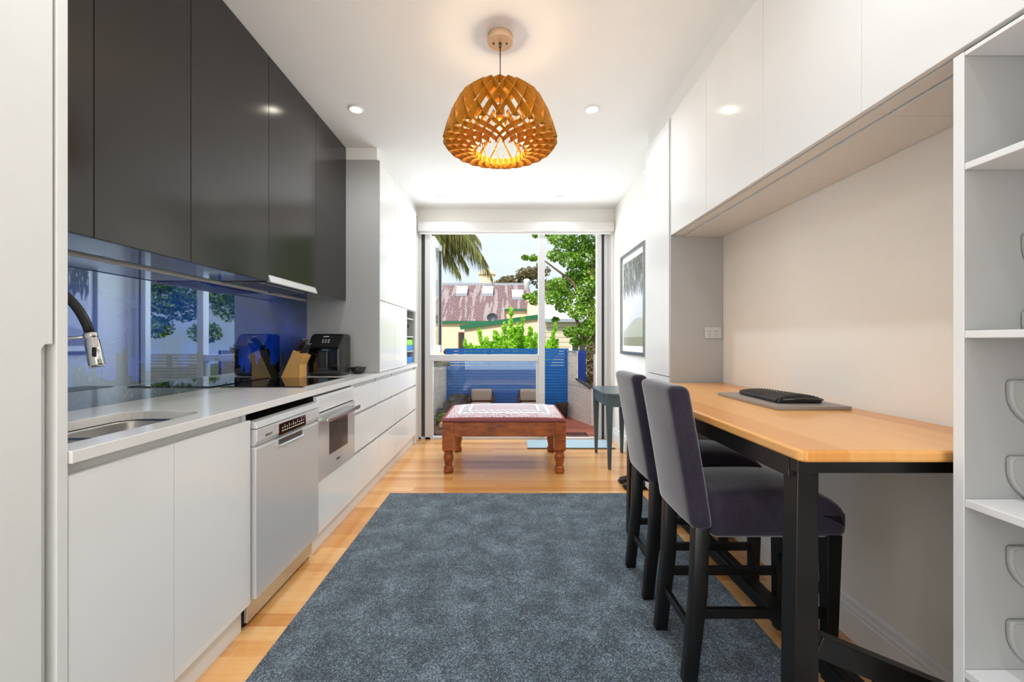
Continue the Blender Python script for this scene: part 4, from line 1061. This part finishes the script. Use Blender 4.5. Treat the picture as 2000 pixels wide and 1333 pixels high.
# leafy tree on the right
t = thing('garden_tree', (1.9, 9.2, -0.13), 'large green leafy tree filling the right of the doorway view', 'tree')
m = MB(); r_ = random.Random(21)
cl = [(1095, 470, .32), (1130, 480, .36), (1150, 500, .38), (1085, 500, .2), (1110, 510, .25), (1140, 530, .36), (1120, 545, .26), (1155, 560, .34), (1130, 580, .28), (1085, 560, .22),
      (1075, 585, .22), (1100, 600, .2), (1150, 600, .3), (1125, 612, .22), (1100, 575, .24), (1160, 630, .25), (1140, 645, .22), (1110, 650, .16), (1130, 668, .16), (1158, 668, .22), (1165, 530, .35), (1170, 470, .4),
      (1040, 510, .10), (1025, 506, .08), (1045, 590, .12), (1028, 582, .10), (1050, 575, .14), (1045, 462, .07), (1190, 560, .5), (1190, 640, .4), (1130, 440, .4), (1070, 445, .2), (1180, 420, .5), (1200, 500, .5), (1055, 520, .10), (1085, 625, .08), (1150, 690, .14),
      (1240, 480, .5), (1240, 600, .45), (1290, 430, .5), (1290, 540, .5), (1340, 490, .5), (1340, 600, .45), (1380, 420, .5), (1400, 540, .5), (1290, 650, .35), (1380, 640, .35), (1265, 520, .4), (1315, 470, .4), (1315, 570, .42), (1265, 570, .4), (1355, 545, .42), (1340, 420, .45), (1240, 400, .5), (1360, 590, .4), (1430, 480, .5), (1430, 600, .5), (1480, 530, .5), (1210, 560, .35)]
for i, (sx, sy_, rr) in enumerate(cl):
    x, y, z = pxp(sx, sy_, 9.2); y += r_.uniform(-0.3, 0.3)
    leaves(m, x, y, z, rr, rr * 0.8, rr * 0.72, int(330 * (rr / 0.25) ** 1.7) + 50, 0.068, 300 + i)
m.build('foliage', M['leaf'], t)
tr = MB(); tb = (1.85, 9.3, -0.13)
tr.tube([tb, (1.86, 9.3, 0.7), (1.92, 9.25, 1.5), (1.80, 9.25, 2.4), (1.95, 9.2, 3.6)], [0.09, 0.075, 0.06, 0.045, 0.02], 8)
tr.tube([(1.86, 9.3, 0.9), (1.5, 9.25, 1.7), (1.1, 9.2, 2.1), (0.7, 9.2, 2.15)], [0.05, 0.035, 0.02, 0.008], 7)
tr.tube([(1.9, 9.25, 1.6), (1.4, 9.2, 2.5), (0.8, 9.2, 2.95), (0.45, 9.2, 3.0)], [0.04, 0.03, 0.018, 0.006], 7)
tr.build('trunk', M['bark'], t)
t = thing('brown_shrub', (1.65, 7.6, -0.13), 'dry brown and green shrub seen beside the narrow blue panel', 'shrub')
m = MB()
for sx, sy_, rr in ((1150, 700, .10), (1148, 720, .09), (1152, 740, .09), (1155, 685, .12), (1160, 715, .1)):
    x, y, z = pxp(sx, sy_, 7.6); leaves(m, x, y, z, rr, rr, rr, 150, 0.06, int(sx + sy_))
m.build('foliage', M['leaf_olive'], t); MB().tube([(1.48, 7.6, -0.13), (1.5, 7.6, 0.5)], 0.03, 6).build('trunk', M['bark'], t)

# palm
t = thing('palm_tree', (-2.15, 10.0, -0.13), 'palm with long drooping fronds at the upper left of the window', 'palm')
MB().tube([(-2.15, 10.0, -0.13), (-2.12, 10.0, 2.0), (-2.15, 10.0, 4.0)], [0.17, 0.14, 0.15], 12).build('trunk', M['bark'], t)
random.seed(9)
def frond(tip, lift, n=64, ll=0.95, start=(-2.15, 10.0, 3.75)):
    m = MB(); a_ = Vector(start); c_ = Vector(tip); mid = (a_ + c_) / 2 + Vector((0, 0, lift))
    pts = [(a_ * (1 - s) ** 2 + mid * 2 * s * (1 - s) + c_ * s * s) for s in [i / n for i in range(n + 1)]]
    m.tube(pts, [0.022 * (1 - 0.85 * i / n) for i in range(n + 1)], 5)
    for i in range(5, n + 1):
        p = pts[i]; dr_ = (pts[min(i + 1, n)] - pts[i - 1]).normalized(); side = dr_.cross(Vector((0, 0, 1))).normalized()
        for sg_ in (-1, 1):
            L = ll * (0.35 + 0.65 * math.sin(math.pi * min(1, (i / n) * 0.85 + 0.15))) * random.uniform(0.8, 1.15)
            d1 = (side * sg_ * 0.5 + dr_ * 0.55 + Vector((0, 0, -0.25 + random.uniform(-.15, .15)))).normalized()
            q1 = p + d1 * L * 0.4; q2 = q1 + (d1 * 0.35 + Vector((random.uniform(-.1, .1), random.uniform(-.1, .1), -0.9))).normalized() * L * 0.6
            w_ = 0.012; wv = Vector((0, 0, 1)).cross(d1).normalized() * w_
            m.add([tuple(p - wv), tuple(p + wv), tuple(q1 + wv), tuple(q1 - wv), tuple(q2)], [(0, 1, 2, 3), (3, 2, 4)])
    m.build('frond', M['palm'], t)
for px_, py_, lf_ in ((958, 535, 1.9), (940, 500, 2.0), (935, 468, 1.8), (912, 520, 1.6), (922, 455, 1.6), (895, 530, 1.3), (950, 515, 2.3), (880, 505, 1.2), (905, 480, 1.5),
                      (870, 480, 1.0)):
    frond(pxp(px_, py_, 10.0 + random.uniform(-.5, .5)), lf_ * 0.5)
for a_ in (2.4, 3.2, 4.0, 4.9, 1.6): frond((-2.15 + 1.7 * math.cos(a_), 10 + 1.7 * math.sin(a_), 3.3), 0.9)

# far brown-leaved tree behind the houses
t = thing('distant_tree', (2.0, 36, -0.13), 'distant brown-leaved tree rising behind the slate roof', 'tree')
m = MB(); r_ = random.Random(77)
for i in range(26):
    a_ = math.pi * r_.random(); q = r_.uniform(0.65, 1.0)
    leaves(m, 1.9 + 3.0 * q * math.cos(a_), 36 + r_.uniform(-1, 1), 4.8 + 2.35 * q * math.sin(a_), 0.75, 0.75, 0.5, 190, 0.24, 500 + i)
m.build('foliage', M['leaf_olive'], t)
tr = MB().tube([(2.0, 36, -0.1), (2.0, 36, 3.5), (1.2, 36, 5.6)], [0.3, 0.2, 0.06], 8).tube([(2.0, 36, 3.5), (3.0, 36, 6.0)], [0.2, 0.06], 7).tube([(2.0, 36, 3.3), (0.2, 36, 5.4)], [0.15, 0.05], 7)
tr.build('trunk', M['bark'], t)

# outdoor lounge chairs
def lounge(cx, label):
    t = thing('lounge_chair', (cx, 6.45, -0.02), label, 'chair', 'outdoor lounge chairs by the blue fence')
    m = MB().box(cx - 0.20, cx + 0.20, 6.30, 6.72, 0.03, 0.16).box(cx - 0.20, cx - 0.165, 6.30, 6.72, 0.16, 0.34).box(cx + 0.165, cx + 0.20, 6.30, 6.72, 0.16, 0.34).box(cx - 0.18, cx + 0.18, 6.66, 6.72, 0.16, 0.42)
    m.build('wicker_frame', M['wicker_dark'], t, bevel=0.008)
    for lx in (-0.18, 0.18):
        for ly in (6.33, 6.69): B(cx + lx - 0.018, cx + lx + 0.018, ly - 0.018, ly + 0.018, -0.0195, 0.03).build('leg', M['wicker_dark'], t)
    MB().rbox(cx - 0.160, cx + 0.160, 6.57, 6.655, 0.27, 0.455, 0.025, 4).build('back_cushion', M['chair_cushion'], t)
    MB().rbox(cx - 0.160, cx + 0.160, 6.31, 6.565, 0.162, 0.262, 0.025, 4).build('seat_cushion', M['chair_cushion'], t)
lounge(pxp(940, 0, 6.55)[0], 'taupe outdoor chair behind the ottoman, left of the two')
lounge(pxp(1036, 0, 6.55)[0], 'taupe outdoor chair beside the window mullion, right of the two')
t = thing('plant_pot', (0.83, 6.72, -0.02), 'dark brown pot at the foot of the blue fence', 'pot')
MB().lathe(0.87, 6.72, [(0.07, -0.0195), (0.10, 0.2), (0.105, 0.22), (0.09, 0.22), (0.085, 0.19)], 20).build('pot_body', M['wicker_dark'], t)

# main slate-roofed house, d = 20
hs = thing('house', (-1.0, 21.5, -0.13), 'cream house with a weathered slate roof and green gutters', 'house')
B(-3.6, -0.15, 20.05, 26, -0.13, 2.14).build('wall', M['cream_render'], hs)
B(-0.15, 1.3, 20.95, 26, -0.13, 2.76).build('wall', M['cream_render'], hs)
def rp(y): return 2.14 + (y - 20) * 0.703
rm = MB()
def slab(x0a, x1a, ya, x0b, x1b, yb, th=0.08):
    v = [(x0a, ya, rp(ya)), (x1a, ya, rp(ya)), (x1b, yb, rp(yb)), (x0b, yb, rp(yb))]
    rm.add(v + [(a, b, c - th) for a, b, c in v], [(0, 1, 2, 3), (7, 6, 5, 4), (0, 4, 5, 1), (1, 5, 6, 2), (2, 6, 7, 3), (3, 7, 4, 0)])
slab(-3.7, -0.12, 20.0, -3.5, -0.12, 23.0); slab(-0.12, 1.32, 20.88, -0.12, 1.2, 23.0)
rm.build('roof', M['slate'], hs)
B(-3.5, 1.2, 22.95, 23.15, rp(23) - 0.06, rp(23) + 0.09).build('ridge_cap', M['lead'], hs)
B(-3.7, -0.10, 19.90, 20.04, 2.02, 2.14).box(-0.12, 1.34, 20.80, 20.92, 2.68, 2.78).build('gutter', M['green_gutter'], hs)
for x0, x1, ya, yb in ((890, 912, 580, 566), (941, 963, 580, 566), (1000, 1023, 587, 573)):
    def onroof(py):                                          # pixel row to depth on the roof plane
        k_ = (667 - py) / F; return (2.14 - 20 * 0.703 - 1.2) / (k_ - 0.703)
    d0, d1 = onroof(ya), onroof(yb); xa, xb_ = (x0 - 990) * d0 / F, (x1 - 990) * d0 / F
    sk_ = MB(); v = [(xa, d0, rp(d0) + 0.02), (xb_, d0, rp(d0) + 0.02), (xb_, d1, rp(d1) + 0.02), (xa, d1, rp(d1) + 0.02)]
    sk_.add(v + [(a, b, c + 0.14) for a, b, c in v], [(3, 2, 1, 0), (4, 5, 6, 7), (0, 1, 5, 4), (1, 2, 6, 5), (2, 3, 7, 6), (3, 0, 4, 7)])
    so_ = sk_.build('skylight', M['lead'], hs)
    g_ = MB(); v2 = [(a, b, c + 0.145) for a, b, c in v]; g_.add(v2 + [(a, b, c + 0.012) for a, b, c in v2], [(3, 2, 1, 0), (4, 5, 6, 7), (0, 1, 5, 4), (1, 2, 6, 5), (2, 3, 7, 6), (3, 0, 4, 7)])
    g_.build('skylight_pane', M['skylight'], so_)
ch = MB().box(-1.48, -0.72, 23.2, 23.9, 3.6, 4.85).box(-1.55, -0.65, 23.1, 24.0, 4.85, 4.98).box(-1.42, -0.78, 23.25, 23.8, 4.98, 5.12)
ch.build('chimney', M['cream_render'], hs)
MB().lathe(1.05, 22.6, [(0.16, 3.7), (0.16, 4.35), (0.20, 4.40), (0.12, 4.5)], 14).build('chimney_pot', M['paper'], hs)
B(0.98, 1.42, 19.6, 20.8, -0.13, 3.28).box(0.93, 1.47, 19.55, 20.8, 3.05, 3.12).build('chimney_stack', M['cream_render'], hs)
wf_ = B(-2.29, -1.98, 20.0, 20.06, 0.45, 1.62).build('window', M['red_frame'], hs)
MB().box(-2.24, -2.02, 19.985, 20.0, 0.5, 1.02).box(-2.24, -2.02, 19.985, 20.0, 1.06, 1.58).build('pane', M['dark_glass'], wf_)
# lean-to in front with sloping green fascia
ln = thing('house_extension', (0, 18.3, -0.13), 'cream lean-to wall with a sloping green fascia before the slate house', 'building')
MB().prism([(-1.80, -0.13), (1.62, -0.13), (1.62, 2.20), (-1.80, 1.70)], 'y', 18.0, 19.4).build('wall', M['cream_render'], ln)
MB().prism([(-1.95, 1.68), (1.62, 2.19), (1.62, 2.36), (-2.0, 1.86)], 'y', 17.88, 17.99).build('fascia', M['green_gutter'], ln)
ds = thing('satellite_dish', (-0.67, 18.4, 2.0), 'dark round satellite dish on the lean-to roof', 'satellite dish')
dm_ = []
for k_, rr in enumerate((0.02, 0.12, 0.19, 0.235)):
    dm_.append([(-0.64 + rr * math.cos(6.2832 * i / 20), 18.5 + 0.1 * (rr / 0.235) ** 2 * -1, 2.22 + rr * 0.85 * math.sin(6.2832 * i / 20)) for i in range(20)])
dm_ += [[(x, y + 0.015, z) for x, y, z in L] for L in dm_[::-1]]
MB().loft(dm_).build('reflector', M['dish'], ds)
MB().tube([(-0.64, 18.54, 1.93), (-0.64, 18.54, 2.22)], 0.02, 8).tube([(-0.64, 18.5, 2.05), (-0.62, 18.15, 2.08)], 0.012, 6).build('mast', M['paper'], ds)
# pale-roofed weatherboard building on the right
wb2 = thing('weatherboard_house', (2.1, 15, -0.13), 'weatherboard outbuilding with a pale metal roof behind the tree', 'building')
B(1.30, 3.6, 14.1, 17, -0.13, 1.86).build('wall', M['weatherboard'], wb2)
rm2 = MB(); v = [(1.22, 13.9, 1.88), (3.8, 13.9, 1.88), (3.8, 17.2, 3.0), (1.22, 17.2, 3.0)]
rm2.add(v + [(a, b, c + 0.05) for a, b, c in v], [(3, 2, 1, 0), (4, 5, 6, 7), (0, 1, 5, 4), (1, 2, 6, 5), (2, 3, 7, 6), (3, 0, 4, 7)])
rm2.build('roof', M['pale_roof'], wb2)
B(1.22, 3.8, 13.82, 13.9, 1.82, 1.92).build('gutter', M['lead'], wb2)
w3 = B(2.12, 2.62, 14.04, 14.1, 0.75, 1.55).build('window', M['paper'], wb2)
MB().box(2.16, 2.36, 14.02, 14.04, 0.79, 1.51).box(2.39, 2.58, 14.02, 14.04, 0.79, 1.51).build('pane', M['dark_glass'], w3)
